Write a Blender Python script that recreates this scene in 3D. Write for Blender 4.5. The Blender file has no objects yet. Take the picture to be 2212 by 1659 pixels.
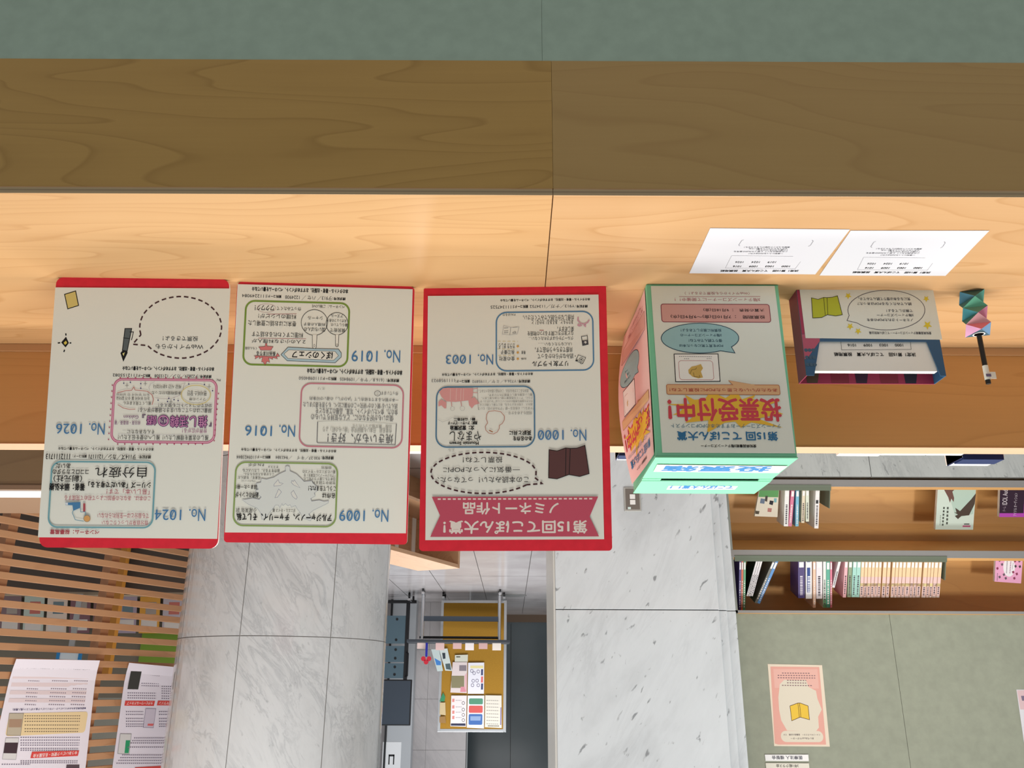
import bpy, bmesh, math, random
from mathutils import Vector, Matrix
random.seed(7)
SC = bpy.context.scene
COL = SC.collection
R = math.radians
# ---------------------------------------------------------------- camera (held upside down, as the photograph was taken)
F_PX, PITCH, EPS, EYE = 1842.0, R(19.71), 0.0043, 1.55
cam = bpy.data.cameras.new('camera'); cam.sensor_fit = 'HORIZONTAL'; cam.sensor_width = 36
cam.lens = F_PX / 2212 * 36; cam.clip_start = .05; cam.clip_end = 100
camo = bpy.data.objects.new('camera', cam); COL.objects.link(camo)
camo.matrix_world = Matrix.Translation((0, 0, EYE)) @ Matrix.Rotation(math.pi/2 - PITCH, 4, 'X') @ Matrix.Rotation(math.pi + EPS, 4, 'Z')
SC.camera = camo
# ---------------------------------------------------------------- light
w = bpy.data.worlds.new('hall'); SC.world = w; w.use_nodes = True
w.node_tree.nodes['Background'].inputs[0].default_value = (.93, .97, 1, 1)
w.node_tree.nodes['Background'].inputs[1].default_value = .35
def area(name, loc, sx, sy, power, col=(1, 1, 1), aim=None):
    l = bpy.data.lights.new(name, 'AREA'); l.shape = 'RECTANGLE'; l.size = sx; l.size_y = sy; l.energy = power; l.color = col
    o = bpy.data.objects.new(name, l); COL.objects.link(o); o.location = loc
    if aim: o.rotation_euler = (Vector(aim) - Vector(loc)).to_track_quat('-Z', 'Y').to_euler()
    return o
area('ceiling_lamp_counter', (.15, 1.15, 3.1), 1.6, .35, 35, (1, .955, .88))
area('ceiling_lamp_pier', (-1.5, 1.8, 3.0), 1.5, .3, 42, (1, .965, .92))
lb = area('ceiling_spot_bookcase', (-2.6, .2, 2.5), .3, .3, 4.2, (1, .95, .86), (-1.7, 3.8, 1.0)); lb.data.spread = R(52)
area('ceiling_lamp_column', (1.2, 2.5, 3.3), 1.5, .3, 44, (1, .97, .93))
area('ceiling_lamp_hall', (.3, 6.5, 3.8), 2.0, 2.0, 150, (1, .98, .96))
area('ceiling_lamp_far', (.3, 12.5, 4.2), 3, 2, 240, (.97, .98, 1))
area('ceiling_lamp_reading_room', (4.0, 5.6, 3.2), 1.5, 1.0, 20, (1, .97, .92))
SC.view_settings.view_transform = 'Standard'; SC.view_settings.look = 'None'
SC.view_settings.exposure = 0.0; SC.view_settings.gamma = 1.0; SC.view_settings.use_curve_mapping = False
# ---------------------------------------------------------------- materials
MATS = {}
def lin(c):
    c /= 255.0
    return c/12.92 if c <= .04045 else ((c+.055)/1.055)**2.4
def hexcol(h): return tuple(lin(int(h[i:i+2], 16)) for i in (0, 2, 4)) + (1,)
def mat(h, rough=.6, spec=.3, metal=0, noise=0):
    k = (h, rough, spec, metal, noise)
    if k in MATS: return MATS[k]
    m = bpy.data.materials.new('paint_' + h); m.use_nodes = True; nt = m.node_tree; b = nt.nodes['Principled BSDF']
    b.inputs['Base Color'].default_value = hexcol(h); b.inputs['Roughness'].default_value = rough
    b.inputs['Specular IOR Level'].default_value = spec; b.inputs['Metallic'].default_value = metal
    if noise:
        t = nt.nodes.new('ShaderNodeTexNoise'); t.inputs['Scale'].default_value = noise; t.inputs['Detail'].default_value = 3
        r = nt.nodes.new('ShaderNodeValToRGB'); c = hexcol(h)
        r.color_ramp.elements[0].position = .3; r.color_ramp.elements[1].position = .7
        r.color_ramp.elements[0].color = tuple(x*.93 for x in c[:3])+(1,); r.color_ramp.elements[1].color = tuple(min(1, x*1.05) for x in c[:3])+(1,)
        tc = nt.nodes.new('ShaderNodeTexCoord'); nt.links.new(tc.outputs['Object'], t.inputs['Vector'])
        nt.links.new(t.outputs['Fac'], r.inputs['Fac']); nt.links.new(r.outputs['Color'], b.inputs['Base Color'])
    MATS[k] = m; return m
def ramp(nt, fac, stops):
    r = nt.nodes.new('ShaderNodeValToRGB')
    while len(r.color_ramp.elements) < len(stops): r.color_ramp.elements.new(.5)
    for e, (p, c) in zip(r.color_ramp.elements, stops): e.position = p; e.color = (c[0], c[1], c[2], 1)
    nt.links.new(fac, r.inputs['Fac']); return r.outputs['Color']
def mth(nt, op, a, b=None):
    n = nt.nodes.new('ShaderNodeMath'); n.operation = op
    for i, v in enumerate((a, b)):
        if v is None: continue
        if hasattr(v, 'links'): nt.links.new(v, n.inputs[i])
        else: n.inputs[i].default_value = v
    return n.outputs[0]
def mixc(nt, fac, a, b, mode='MIX'):
    n = nt.nodes.new('ShaderNodeMix'); n.data_type = 'RGBA'; n.blend_type = mode
    for s, v in ((n.inputs[0], fac), (n.inputs[6], a), (n.inputs[7], b)):
        if hasattr(v, 'links'): nt.links.new(v, s)
        else: s.default_value = v if isinstance(v, float) else tuple(v[:3])+(1,)
    return n.outputs[2]
def coords(nt, scale, loc=(0, 0, 0), rot=(0, 0, 0), out='Object'):
    tc = nt.nodes.new('ShaderNodeTexCoord'); mp = nt.nodes.new('ShaderNodeMapping')
    mp.inputs['Scale'].default_value = scale; mp.inputs['Location'].default_value = loc; mp.inputs['Rotation'].default_value = rot
    nt.links.new(tc.outputs[out], mp.inputs['Vector']); return mp.outputs[0]
def noise(nt, vec, scale, detail=2, dist=0, rough=.5):
    t = nt.nodes.new('ShaderNodeTexNoise'); t.inputs['Scale'].default_value = scale; t.inputs['Detail'].default_value = detail
    t.inputs['Distortion'].default_value = dist; t.inputs['Roughness'].default_value = rough
    nt.links.new(vec, t.inputs['Vector']); return t.outputs['Fac']
def wood(name, base, dark, seed=0.0, lines=11, stretch=(1.0, 7.0, 7.0), rough=.38, amount=.55):
    m = bpy.data.materials.new(name); m.use_nodes = True; nt = m.node_tree; b = nt.nodes['Principled BSDF']
    v = coords(nt, stretch, (seed, seed*1.7, seed*.6))
    n1 = noise(nt, v, .85, 2.0, .35, .42)
    ring = mth(nt, 'FRACT', mth(nt, 'MULTIPLY', n1, lines))
    g = ramp(nt, ring, [(0, (0, 0, 0)), (.45, (.10, .10, .10)), (.85, (.38, .38, .38)), (.95, (1, 1, 1)), (1, (.1, .1, .1))])
    fine = noise(nt, coords(nt, (stretch[0]*2.5, stretch[1]*14, stretch[2]*14), (seed, 0, 0)), 2.2, 3)
    blot = noise(nt, coords(nt, (1.2, 5, 5), (seed*2, 1, 0)), 1.1, 2)
    c = mixc(nt, mth(nt, 'MULTIPLY', g, amount), base, dark)
    c = mixc(nt, mth(nt, 'MULTIPLY', fine, .22), c, dark)
    mid = tuple((a*.8+d*.2) for a, d in zip(base, dark)); c = mixc(nt, mth(nt, 'MULTIPLY', blot, .35), c, (mid[0]*1.02, mid[1]*.92, mid[2]*.95))
    nt.links.new(c, b.inputs['Base Color']); b.inputs['Roughness'].default_value = rough; b.inputs['Specular IOR Level'].default_value = .4
    MATS[name] = m; return m
def ply(name, a, bb, axis, period):
    m = bpy.data.materials.new(name); m.use_nodes = True; nt = m.node_tree; b = nt.nodes['Principled BSDF']
    sx = nt.nodes.new('ShaderNodeSeparateXYZ'); tc = nt.nodes.new('ShaderNodeTexCoord'); nt.links.new(tc.outputs['Object'], sx.inputs[0])
    f = mth(nt, 'FRACT', mth(nt, 'DIVIDE', sx.outputs[axis], period))
    c = ramp(nt, f, [(0, a), (.35, a), (.5, bb), (.8, bb), (1, a)])
    n = noise(nt, coords(nt, (3, 90, 90)), 2, 3); c = mixc(nt, mth(nt, 'MULTIPLY', n, .25), c, bb)
    nt.links.new(c, b.inputs['Base Color']); b.inputs['Roughness'].default_value = .5; return m
def marble(name, light, grey, seed=0.0, spots=.5, scale=1.0, rough=.12, rot=(0, .5, 0), vein=.6):
    m = bpy.data.materials.new(name); m.use_nodes = True; nt = m.node_tree; b = nt.nodes['Principled BSDF']
    rr = coords(nt, (1, 1, 1), (seed, seed, seed), rot)
    def st(sx, sz):
        mp = nt.nodes.new('ShaderNodeMapping'); mp.inputs['Scale'].default_value = (sx*scale, sx*scale, sz*scale); nt.links.new(rr, mp.inputs['Vector']); return mp.outputs[0]
    n1 = noise(nt, st(4, 1.6), 1.6, 6, .5, .6)
    c = ramp(nt, n1, [(.30, tuple(x*.86 for x in light)), (.48, light), (.75, tuple(min(1, x*1.07) for x in light))])
    n2 = noise(nt, st(9, 1.5), 1.7, 7, 1.0, .68)
    v = mth(nt, 'ABSOLUTE', mth(nt, 'SUBTRACT', n2, .5))
    f2 = ramp(nt, v, [(0, (1, 1, 1)), (.018, (.55, .55, .55)), (.06, (0, 0, 0))])
    gate = ramp(nt, noise(nt, st(3, 1.2), 2.0, 3), [(.42, (0, 0, 0)), (.62, (1, 1, 1))])
    c = mixc(nt, mth(nt, 'MULTIPLY', mth(nt, 'MULTIPLY', f2, gate), vein), c, grey)
    n3 = noise(nt, st(26, 11), 1.9, 3, .4)
    f3 = ramp(nt, n3, [(.655, (0, 0, 0)), (.72, (1, 1, 1))])
    c = mixc(nt, mth(nt, 'MULTIPLY', f3, spots), c, tuple(x*.45 for x in grey))
    fine = noise(nt, st(40, 12), 3, 3)
    c = mixc(nt, mth(nt, 'MULTIPLY', fine, .12), c, grey)
    nt.links.new(c, b.inputs['Base Color']); b.inputs['Roughness'].default_value = rough; b.inputs['Specular IOR Level'].default_value = .5
    MATS[name] = m; return m
WB, WD = (.60, .365, .165), (.42, .215, .07)
W_TOP1 = wood('wood_top_left', WB, WD, 2.3, 17); W_TOP2 = wood('wood_top_right', (.59, .36, .175), WD, 9.1, 15)
W_FA1 = wood('wood_shaded_front_left', (.53, .325, .085), (.32, .18, .035), 4.7, 19, amount=.6); W_FA2 = wood('wood_shaded_front_right', (.50, .325, .11), (.36, .21, .06), 14.2, 12, amount=.4)  # worktop wood again, with the shade on the fascia put into its colour
W_BACK = wood('wood_back', (.60, .32, .11), (.40, .19, .05), 21, 12, amount=.4)
W_TRIM = wood('wood_trim', (.6, .34, .16), WD, 31, 5)
W_SLAT = wood('wood_slat', (.56, .30, .15), (.34, .16, .07), 5, 5, (2, 9, 9), .5, .3)
W_SHELF = wood('wood_shelf', (.68, .38, .13), (.48, .23, .07), 12, 9, (1, 7, 7), .45, .3)
W_BOX = wood('wood_cabinet', (.60, .36, .20), (.38, .2, .1), 17, 8, (2, 8, 8), .45, .5)
PLY_F = ply('ply_front', (.50, .37, .20), (.33, .24, .13), 2, .0055)
PLY_T = ply('ply_top', (.74, .50, .33), (.60, .37, .22), 1, .0085)
M_COL = marble('marble_column', (.60, .62, .63), (.36, .38, .40), 1.0, .25, 1.0, .10, (0, .65, 0), .6)
M_PIER = marble('marble_pier', (.64, .685, .715), (.40, .43, .46), 7.0, .8, .8, .13, (0, -.5, 0), .25)
M_BASE = marble('marble_dado', (.50, .53, .52), (.3, .32, .33), 4.0, .5, 1.4, .2, (0, .2, 0))
M_WALL = marble('marble_far', (.58, .55, .55), (.46, .44, .45), 11.0, .0, .4, .22, (0, .6, 0))
M_DARK = mat('586266', .16, .5, 0, 1.2)
GREEN = mat('a8beab', .55, .3, 0, 40); GREENW = mat('989d8d', .6, .25, 0, 30)
JOINT = mat('8a8a88', .7, .2); RED = mat('e22a3b', .5, .3, 0, 60); WHITE = mat('f0ede6', .6, .25); CHROME = mat('d8dade', .22, .5, 1)
ALU = mat('c8ccd0', .35, .5, .8); BLACK = mat('17181b', .45, .4); STEEL = mat('a9a8a6', .35, .5, .5)
def floor_mat():
    m = bpy.data.materials.new('floor_tile'); m.use_nodes = True; nt = m.node_tree; b = nt.nodes['Principled BSDF']
    n = noise(nt, coords(nt, (1.2, 1.2, 1)), 1.4, 5, .6)
    c = ramp(nt, n, [(.3, (.50, .46, .46)), (.7, (.62, .585, .58))])
    nt.links.new(c, b.inputs['Base Color']); b.inputs['Roughness'].default_value = .16; b.inputs['Specular IOR Level'].default_value = .5
    return m
M_FLOOR = floor_mat()
def glassy(h, alpha):
    m = bpy.data.materials.new('acrylic_' + h); m.use_nodes = True; b = m.node_tree.nodes['Principled BSDF']
    b.inputs['Base Color'].default_value = hexcol(h); b.inputs['Alpha'].default_value = alpha; b.inputs['Roughness'].default_value = .5; b.inputs['Specular IOR Level'].default_value = .15
    return m
ACRYL = glassy('6c7666', .9)
# ---------------------------------------------------------------- mesh builder
class MB:
    def __init__(s): s.v = []; s.f = []; s.mi = []; s.mats = []
    def slot(s, m):
        if m not in s.mats: s.mats.append(m)
        return s.mats.index(m)
    def face(s, pts, m):
        n = len(s.v); s.v += [tuple(p) for p in pts]; s.f.append(tuple(range(n, n+len(pts)))); s.mi.append(s.slot(m))
    def raw(s, vs, fs, m):
        n = len(s.v); s.v += [tuple(p) for p in vs]; k = s.slot(m)
        for f in fs: s.f.append(tuple(i+n for i in f)); s.mi.append(k)
    def box(s, x0, x1, y0, y1, z0, z1, m, M=None):
        vs = [Vector((x, y, z)) for x in (x0, x1) for y in (y0, y1) for z in (z0, z1)]
        if M: vs = [M @ v for v in vs]
        s.raw(vs, [(0, 1, 3, 2), (4, 6, 7, 5), (0, 4, 5, 1), (2, 3, 7, 6), (0, 2, 6, 4), (1, 5, 7, 3)], m)
    def prism(s, pts, d, m, M=None):
        # pts in local xy, extruded from z=0 to z=-d
        n = len(pts); vs = [Vector((x, y, 0)) for x, y in pts] + [Vector((x, y, -d)) for x, y in pts]
        if M: vs = [M @ v for v in vs]
        s.raw(vs, [tuple(range(n)), tuple(range(2*n-1, n-1, -1))] + [(i, i+n, (i+1) % n+n, (i+1) % n) for i in range(n)], m)
    def tube(s, a, b, r, m, n=12, r2=None):
        a, b = Vector(a), Vector(b); d = (b-a).normalized(); q = d.to_track_quat('Z', 'Y').to_matrix(); r2 = r if r2 is None else r2
        vs = []
        for c, rr in ((a, r), (b, r2)):
            for i in range(n): vs.append(c + q @ Vector((rr*math.cos(2*math.pi*i/n), rr*math.sin(2*math.pi*i/n), 0)))
        s.raw(vs, [tuple(range(n-1, -1, -1)), tuple(range(n, 2*n))] + [(i, (i+1) % n, n+(i+1) % n, n+i) for i in range(n)], m)
    def build(s, name, parent=None, matrix=None, bevel=0, seg=2, smooth=False):
        me = bpy.data.meshes.new(name); me.from_pydata(s.v, [], s.f); me.update()
        for m in s.mats: me.materials.append(m)
        for p, k in zip(me.polygons, s.mi): p.material_index = k; p.use_smooth = smooth
        o = bpy.data.objects.new(name, me); COL.objects.link(o)
        if parent: o.parent = parent
        if matrix is not None: o.matrix_local = matrix
        if bevel:
            bm = bmesh.new(); bm.from_mesh(me); bmesh.ops.remove_doubles(bm, verts=bm.verts, dist=1e-6); bm.to_mesh(me); bm.free()
            md = o.modifiers.new('bevel', 'BEVEL'); md.width = bevel; md.segments = seg; md.limit_method = 'ANGLE'; md.angle_limit = R(40)
        return o
def tag(o, label=None, cat=None, group=None, kind=None):
    if label: o['label'] = label
    if cat: o['category'] = cat
    if group: o['group'] = group
    if kind: o['kind'] = kind
    return o
def thing(name, label, cat, loc=(0, 0, 0), rz=0, group=None, matrix=None):
    o = bpy.data.objects.new(name, None); COL.objects.link(o); o.empty_display_size = .05
    o.location = loc; o.rotation_euler = (0, 0, rz)
    if matrix is not None: o.matrix_world = matrix
    return tag(o, label, cat, group)
def struct(o, label=None): return tag(o, label, kind='structure')
# ---------------------------------------------------------------- printed sheets: paper with its lettering and drawings in one mesh (mm in the sheet's plane)
FRAMES={
 'b1':((0.6227, 1.2942, 0.9),(0.99982, -0.01907, 0.0),(0.00455, 0.2388, 0.97106),(0.2897, 0.4483)),
 'b2':((0.3174, 1.3131, 0.9),(0.99861, -0.05268, 0.0),(0.01228, 0.23281, 0.97244),(0.2998, 0.4364)),
 'b3':((-0.0036, 1.3216, 0.9),(0.9992, 0.04011, 0.0),(-0.00633, 0.15777, 0.98746),(0.3132, 0.4442)),
 'bf':((-0.3395, 1.307, 0.9),(1.0, 0.0, 0.0),(0.0, 0.0, 1.0)),
 'bt':((-0.3395, 1.307, 1.205),(1.0, 0.0, 0.0),(0.0, 1.0, 0.0)),
 'tf':((-0.605, 1.3273, 0.9),(1.0, 0.0, 0.0),(0.0, 0.0, 1.0)),
 'tb':((-0.605, 1.3353, 0.9),(1.0, 0.0, 0.0),(0.0, 0.0, 1.0)),
 's1':((-0.3979, 1.1932, 0.9),(0.99997, 0.008, 0.0),(-0.008, 0.99997, 0.0)),
 's2':((-0.612, 1.198, 0.9),(1.0, -0.002, 0.0),(0.002, 1.0, 0.0)),
 'wp':((-1.2, 3.716, 1.5),(1.0, 0.0, 0.0),(0.0, 0.0, 1.0)),
 'lp':((2.003, 3.5, 1.4),(0.42289, -0.90618, -0.0),(0.0, 0.0, 1.0)),
 'cb':((0.63, 14.98, 0.0),(1.0, 0.0, 0.0),(0.0, 0.0, 1.0)),
 'fo':((-1.6, 3.76, 1.0),(1.0, 0.0, 0.0),(0.0, 0.40674, 0.91355)),
 'fl':((-1.6, 3.76, 0.69),(1.0, 0.0, 0.0),(0.0, 0.40674, 0.91355)),
}
PRINT={
 'b1':('b1',[-147.3, 15.7, 145.0, 17.6, 146.9, 431.9, -143.5, 432.3],[('F',[128.8,29.3,110.8,23.3,104.5,47.9,122.0,53.9],'dcc878'),
  ('P',[128.8,29.3,110.8,23.3,104.5,47.9,122.0,53.9],1.44,'1c1c1e',1,0.0),
  ('F',[25.1,86.2,13.9,86.0,19.4,124.4,27.4,122.8],'5f6869'),
  ('P',[25.1,86.2,13.9,86.0,19.4,124.4,27.4,122.8],1.28,'1c1c1e',1,0.0),
  ('P',[17.1,91.8,10.8,91.7,13.2,105.6],1.28,'1c1c1e',0,0.0),
  ('P',[27.0,102.0,16.5,103.2],1.12,'1c1c1e',0,0.0),
  ('F',[27.4,123.6,30.3,127.7,24.8,142.3,18.4,126.8,20.2,123.6],'1c1c1e'),
  ('F',[27.1,128.5,22.9,126.0,23.9,128.5,24.5,132.5],'e5dc8c'),
  ('F',[122.0,101.2,116.6,111.7,121.7,119.1,129.3,111.0],'1c1c1e'),
  ('F',[121.6,107.7,119.4,111.7,122.7,115.0,125.3,111.3],'e5cf5a'),
  ('P',[122.7,95.5,122.1,99.2],2.07,'1c1c1e',0,0.0),
  ('P',[134.9,111.9,130.9,111.4],2.07,'1c1c1e',0,0.0),
  ('P',[115.4,111.7,112.6,111.5],2.07,'1c1c1e',0,0.0),
  ('P',[123.0,123.1,123.9,126.9],2.07,'1c1c1e',0,0.0),
  ('P',[-1.9,96.5,0.2,89.0,0.8,81.3,-0.0,73.6,-2.3,66.2,-6.0,59.1,-11.1,52.5,-17.4,46.6,-24.7,41.4,-33.0,37.2,-42.1,33.9,-51.7,31.8,-61.7,30.7,-71.7,30.8,-81.7,32.1,-91.4,34.4,-100.5,37.8,-109.0,42.2,-116.5,47.5,-122.9,53.5,-128.1,60.2,-132.0,67.4,-134.5,74.9,-135.5,82.6,-135.0,90.3,-133.1,97.8,-129.7,105.0,-125.0,111.7,-119.1,117.8,-112.0,123.1,-103.9,127.6,-95.1,131.1,-85.7,133.5,-75.9,134.9,-65.9,135.1,-55.9,134.3,-46.2,132.3,-37.0,129.2,-28.4,125.1,-20.6,120.2,-13.8,114.4,10.9,112.6],2.4,'4b2f33',1,7.7),
  ('T','投票できるよ！',-67.8,102.2,58.4,8.1,'2a2a2e',0),
  ('T','Webサイトからも',-66.9,116.0,79.2,8.1,'2a2a2e',0),
  ('T','本のタイトル・著者・出版社、おすすめポイント、ペンネームを書いてね☆',-50.3,153.1,152.3,7.3,'1c1c1e',2),
  ('T','請求記号：',-112.0,165.6,20.7,5.2,'1c1c1e',2),
  ('T','ヲ22829／カン／1215508',-64.5,165.7,72.5,6.8,'3c3c40',0),
  ('T','資料コード：',-10.3,165.1,21.5,5.3,'1c1c1e',2),
  ('T','1112155082',21.1,164.8,39.7,4.8,'3c3c40',0),
  ('T','PN：ぐるこ',-125.4,171.3,24.7,4.8,'3c3c40',0),
  ('R',-131.3,171.5,37.2,275.3,12.9,3.97,'cf7a97',''),
  ('R',-132.4,170.4,38.2,276.4,13.8,1.04,'c05c80',''),
  ('R',-131.3,171.5,37.2,275.3,12.9,1.04,'efc0d0',''),
  ('F',[27.9,278.3,24.9,278.3,26.2,281.0],'b3486a'),
  ('F',[16.4,278.2,13.3,278.2,14.7,280.9],'b3486a'),
  ('F',[4.8,278.1,1.7,278.1,3.1,280.8],'b3486a'),
  ('F',[-6.8,278.0,-9.9,277.9,-8.5,280.7],'b3486a'),
  ('F',[-18.4,277.9,-21.4,277.8,-20.0,280.6],'b3486a'),
  ('F',[-29.9,277.8,-33.0,277.7,-31.6,280.5],'b3486a'),
  ('F',[-41.5,277.6,-44.6,277.6,-43.2,280.4],'b3486a'),
  ('F',[-53.1,277.5,-56.2,277.5,-54.8,280.3],'b3486a'),
  ('F',[-64.7,277.4,-67.8,277.4,-66.4,280.2],'b3486a'),
  ('F',[-76.3,277.3,-79.4,277.3,-78.0,280.1],'b3486a'),
  ('F',[-87.9,277.2,-91.0,277.2,-89.6,280.0],'b3486a'),
  ('F',[-99.5,277.1,-102.6,277.1,-101.2,279.8],'b3486a'),
  ('F',[-111.1,277.0,-114.2,277.0,-112.8,279.7],'b3486a'),
  ('F',[29.9,168.2,26.5,168.2,28.1,170.7],'b3486a'),
  ('F',[17.4,168.1,14.0,168.1,15.6,170.5],'b3486a'),
  ('F',[4.9,168.0,1.4,167.9,3.0,170.4],'b3486a'),
  ('F',[-7.6,167.8,-11.1,167.8,-9.5,170.3],'b3486a'),
  ('F',[-20.2,167.7,-23.6,167.7,-22.0,170.1],'b3486a'),
  ('F',[-32.7,167.6,-36.2,167.5,-34.6,170.0],'b3486a'),
  ('F',[-45.3,167.4,-48.7,167.4,-47.1,169.9],'b3486a'),
  ('F',[-57.8,167.3,-61.3,167.2,-59.7,169.7],'b3486a'),
  ('F',[-70.4,167.1,-73.8,167.1,-72.2,169.6],'b3486a'),
  ('F',[-82.9,167.0,-86.4,167.0,-84.8,169.4],'b3486a'),
  ('F',[-95.5,166.9,-99.0,166.8,-97.3,169.3],'b3486a'),
  ('F',[-108.1,166.7,-111.5,166.7,-109.9,169.2],'b3486a'),
  ('F',[42.0,180.9,39.1,180.9,40.3,183.5],'b3486a'),
  ('F',[-133.9,193.0,-136.6,193.0,-135.4,195.6],'b3486a'),
  ('F',[42.1,190.9,39.2,190.9,40.4,193.5],'b3486a'),
  ('F',[-133.5,201.8,-136.2,201.7,-135.0,204.4],'b3486a'),
  ('F',[42.3,201.0,39.3,201.0,40.6,203.6],'b3486a'),
  ('F',[-133.1,210.5,-135.8,210.5,-134.6,213.1],'b3486a'),
  ('F',[42.4,211.0,39.5,211.0,40.7,213.6],'b3486a'),
  ('F',[-132.7,219.2,-135.4,219.2,-134.2,221.8],'b3486a'),
  ('F',[42.5,221.0,39.6,221.0,40.8,223.6],'b3486a'),
  ('F',[-132.3,227.9,-135.0,227.9,-133.8,230.5],'b3486a'),
  ('F',[42.6,231.0,39.7,231.0,40.9,233.6],'b3486a'),
  ('F',[-131.9,236.6,-134.6,236.6,-133.4,239.2],'b3486a'),
  ('F',[42.7,241.0,39.8,241.0,41.1,243.6],'b3486a'),
  ('F',[-131.5,245.3,-134.3,245.3,-133.0,247.9],'b3486a'),
  ('F',[42.9,251.0,39.9,250.9,41.2,253.5],'b3486a'),
  ('F',[-131.1,254.0,-133.9,254.0,-132.6,256.6],'b3486a'),
  ('F',[43.0,260.9,40.1,260.9,41.3,263.5],'b3486a'),
  ('F',[-130.7,262.7,-133.5,262.7,-132.2,265.3],'b3486a'),
  ('F',[43.1,270.8,40.2,270.8,41.4,273.4],'b3486a'),
  ('F',[-130.3,271.4,-133.1,271.3,-131.8,273.9],'b3486a'),
  ('T','推しの言葉を理解したい！推しへの愛を伝えたい！',-47.9,267.8,148.2,8.6,'2c2c30',0),
  ('P',[26.4,262.0,-121.5,263.2],0.34,'a8a2b4',0,0.0),
  ('T','そんなあなたに…',-7.1,258.5,52.0,6.5,'2c2c30',0),
  ('T','世界が広がる！',-98.8,255.9,40.5,8.2,'a0688e',0),
  ('T','推し活韓',-88.3,241.0,62.7,20.8,'5d2c66',4),
  ('T','推し活韓',-88.3,241.0,60.3,18.8,'d896bd',0),
  ('T','語',-27.4,239.6,18.1,16.9,'5d2c66',4),
  ('T','語',-27.4,239.6,15.7,14.8,'d896bd',0),
  ('F',[-56.4,239.7,-56.4,241.3,-56.1,242.8,-55.6,244.2,-54.8,245.5,-53.9,246.6,-52.8,247.6,-51.6,248.5,-50.2,249.1,-48.7,249.4,-47.2,249.6,-45.7,249.5,-44.2,249.1,-42.8,248.5,-41.5,247.8,-40.3,246.8,-39.2,245.6,-38.4,244.3,-37.7,242.9,-37.3,241.5,-37.1,239.9,-37.2,238.4,-37.4,236.9,-37.9,235.5,-38.7,234.2,-39.6,233.0,-40.7,232.0,-41.9,231.2,-43.3,230.6,-44.8,230.3,-46.3,230.1,-47.8,230.2,-49.3,230.6,-50.7,231.1,-52.0,231.9,-53.2,232.9,-54.3,234.0,-55.1,235.3,-55.8,236.7,-56.2,238.2,-56.4,239.7],'5d2c66'),
  ('F',[-55.4,239.8,-55.3,241.1,-55.1,242.4,-54.6,243.7,-54.0,244.9,-53.1,245.9,-52.2,246.8,-51.0,247.5,-49.8,248.1,-48.5,248.4,-47.2,248.5,-45.8,248.4,-44.5,248.1,-43.2,247.6,-42.0,246.9,-41.0,246.0,-40.0,245.0,-39.3,243.9,-38.7,242.6,-38.3,241.3,-38.1,239.9,-38.2,238.6,-38.4,237.2,-38.9,236.0,-39.5,234.8,-40.4,233.8,-41.3,232.9,-42.5,232.1,-43.7,231.6,-45.0,231.3,-46.3,231.2,-47.7,231.3,-49.0,231.6,-50.3,232.1,-51.5,232.8,-52.5,233.6,-53.5,234.7,-54.2,235.8,-54.8,237.1,-55.2,238.4,-55.4,239.8],'d896bd'),
  ('F',[-53.5,239.8,-53.4,240.8,-53.2,241.9,-52.9,242.9,-52.4,243.8,-51.7,244.6,-51.0,245.3,-50.1,245.8,-49.1,246.3,-48.1,246.5,-47.1,246.6,-46.0,246.5,-45.0,246.3,-44.0,245.9,-43.1,245.4,-42.2,244.7,-41.5,243.9,-40.9,243.0,-40.5,242.0,-40.2,241.0,-40.0,239.9,-40.1,238.8,-40.3,237.8,-40.6,236.8,-41.1,235.9,-41.8,235.1,-42.5,234.4,-43.4,233.8,-44.4,233.4,-45.4,233.2,-46.4,233.1,-47.5,233.1,-48.5,233.4,-49.5,233.8,-50.4,234.3,-51.3,235.0,-52.0,235.8,-52.6,236.7,-53.0,237.7,-53.3,238.7,-53.5,239.8],'5d2c66'),
  ('F',[-52.6,239.8,-52.6,240.7,-52.4,241.6,-52.1,242.5,-51.7,243.3,-51.1,244.0,-50.4,244.6,-49.7,245.1,-48.8,245.4,-48.0,245.7,-47.0,245.7,-46.1,245.7,-45.2,245.5,-44.4,245.1,-43.6,244.6,-42.8,244.1,-42.2,243.4,-41.7,242.6,-41.3,241.7,-41.0,240.8,-40.9,239.9,-40.9,239.0,-41.1,238.1,-41.4,237.2,-41.8,236.4,-42.4,235.7,-43.1,235.1,-43.8,234.6,-44.7,234.2,-45.5,234.0,-46.5,233.9,-47.4,234.0,-48.3,234.2,-49.1,234.6,-50.0,235.0,-50.7,235.6,-51.3,236.3,-51.8,237.1,-52.2,238.0,-52.5,238.9,-52.6,239.8],'e8e6dc'),
  ('T','国',-46.7,239.8,9.5,11.5,'5d2c66',2),
  ('T','『',-124.2,245.4,4.3,6.9,'4a2a5c',3),
  ('T','』',-14.3,232.4,5.6,6.5,'4a2a5c',3),
  ('T','Gakken',6.7,234.3,24.5,5.6,'7a4a7c',0),
  ('T','柳志英・南嘉英／著',12.2,243.7,42.5,6.9,'7a4a7c',0),
  ('T','辞書にはのってこない生きた語彙が学べる！',-64.8,222.3,120.7,8.3,'2c2c30',0),
  ('T','SNSでのコメントにも使える！',-81.1,214.1,87.6,6.1,'2c2c30',0),
  ('P',[-29.4,212.4,-127.0,212.9],0.34,'a8a2b4',0,0.0),
  ('P',[-4.8,219.7,-127.3,219.0],0.34,'a8a2b4',0,0.0),
  ('T','推しくて見えません',-2.2,211.4,45.7,6.1,'2c2c30',0),
  ('T','눈이 부셔서 볼 수가 없어요',5.4,203.3,54.7,5.9,'2c2c30',0),
  ('T','눈이 부셔서 안 보여요',5.7,197.0,54.8,3.8,'4c4c50',0),
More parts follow.
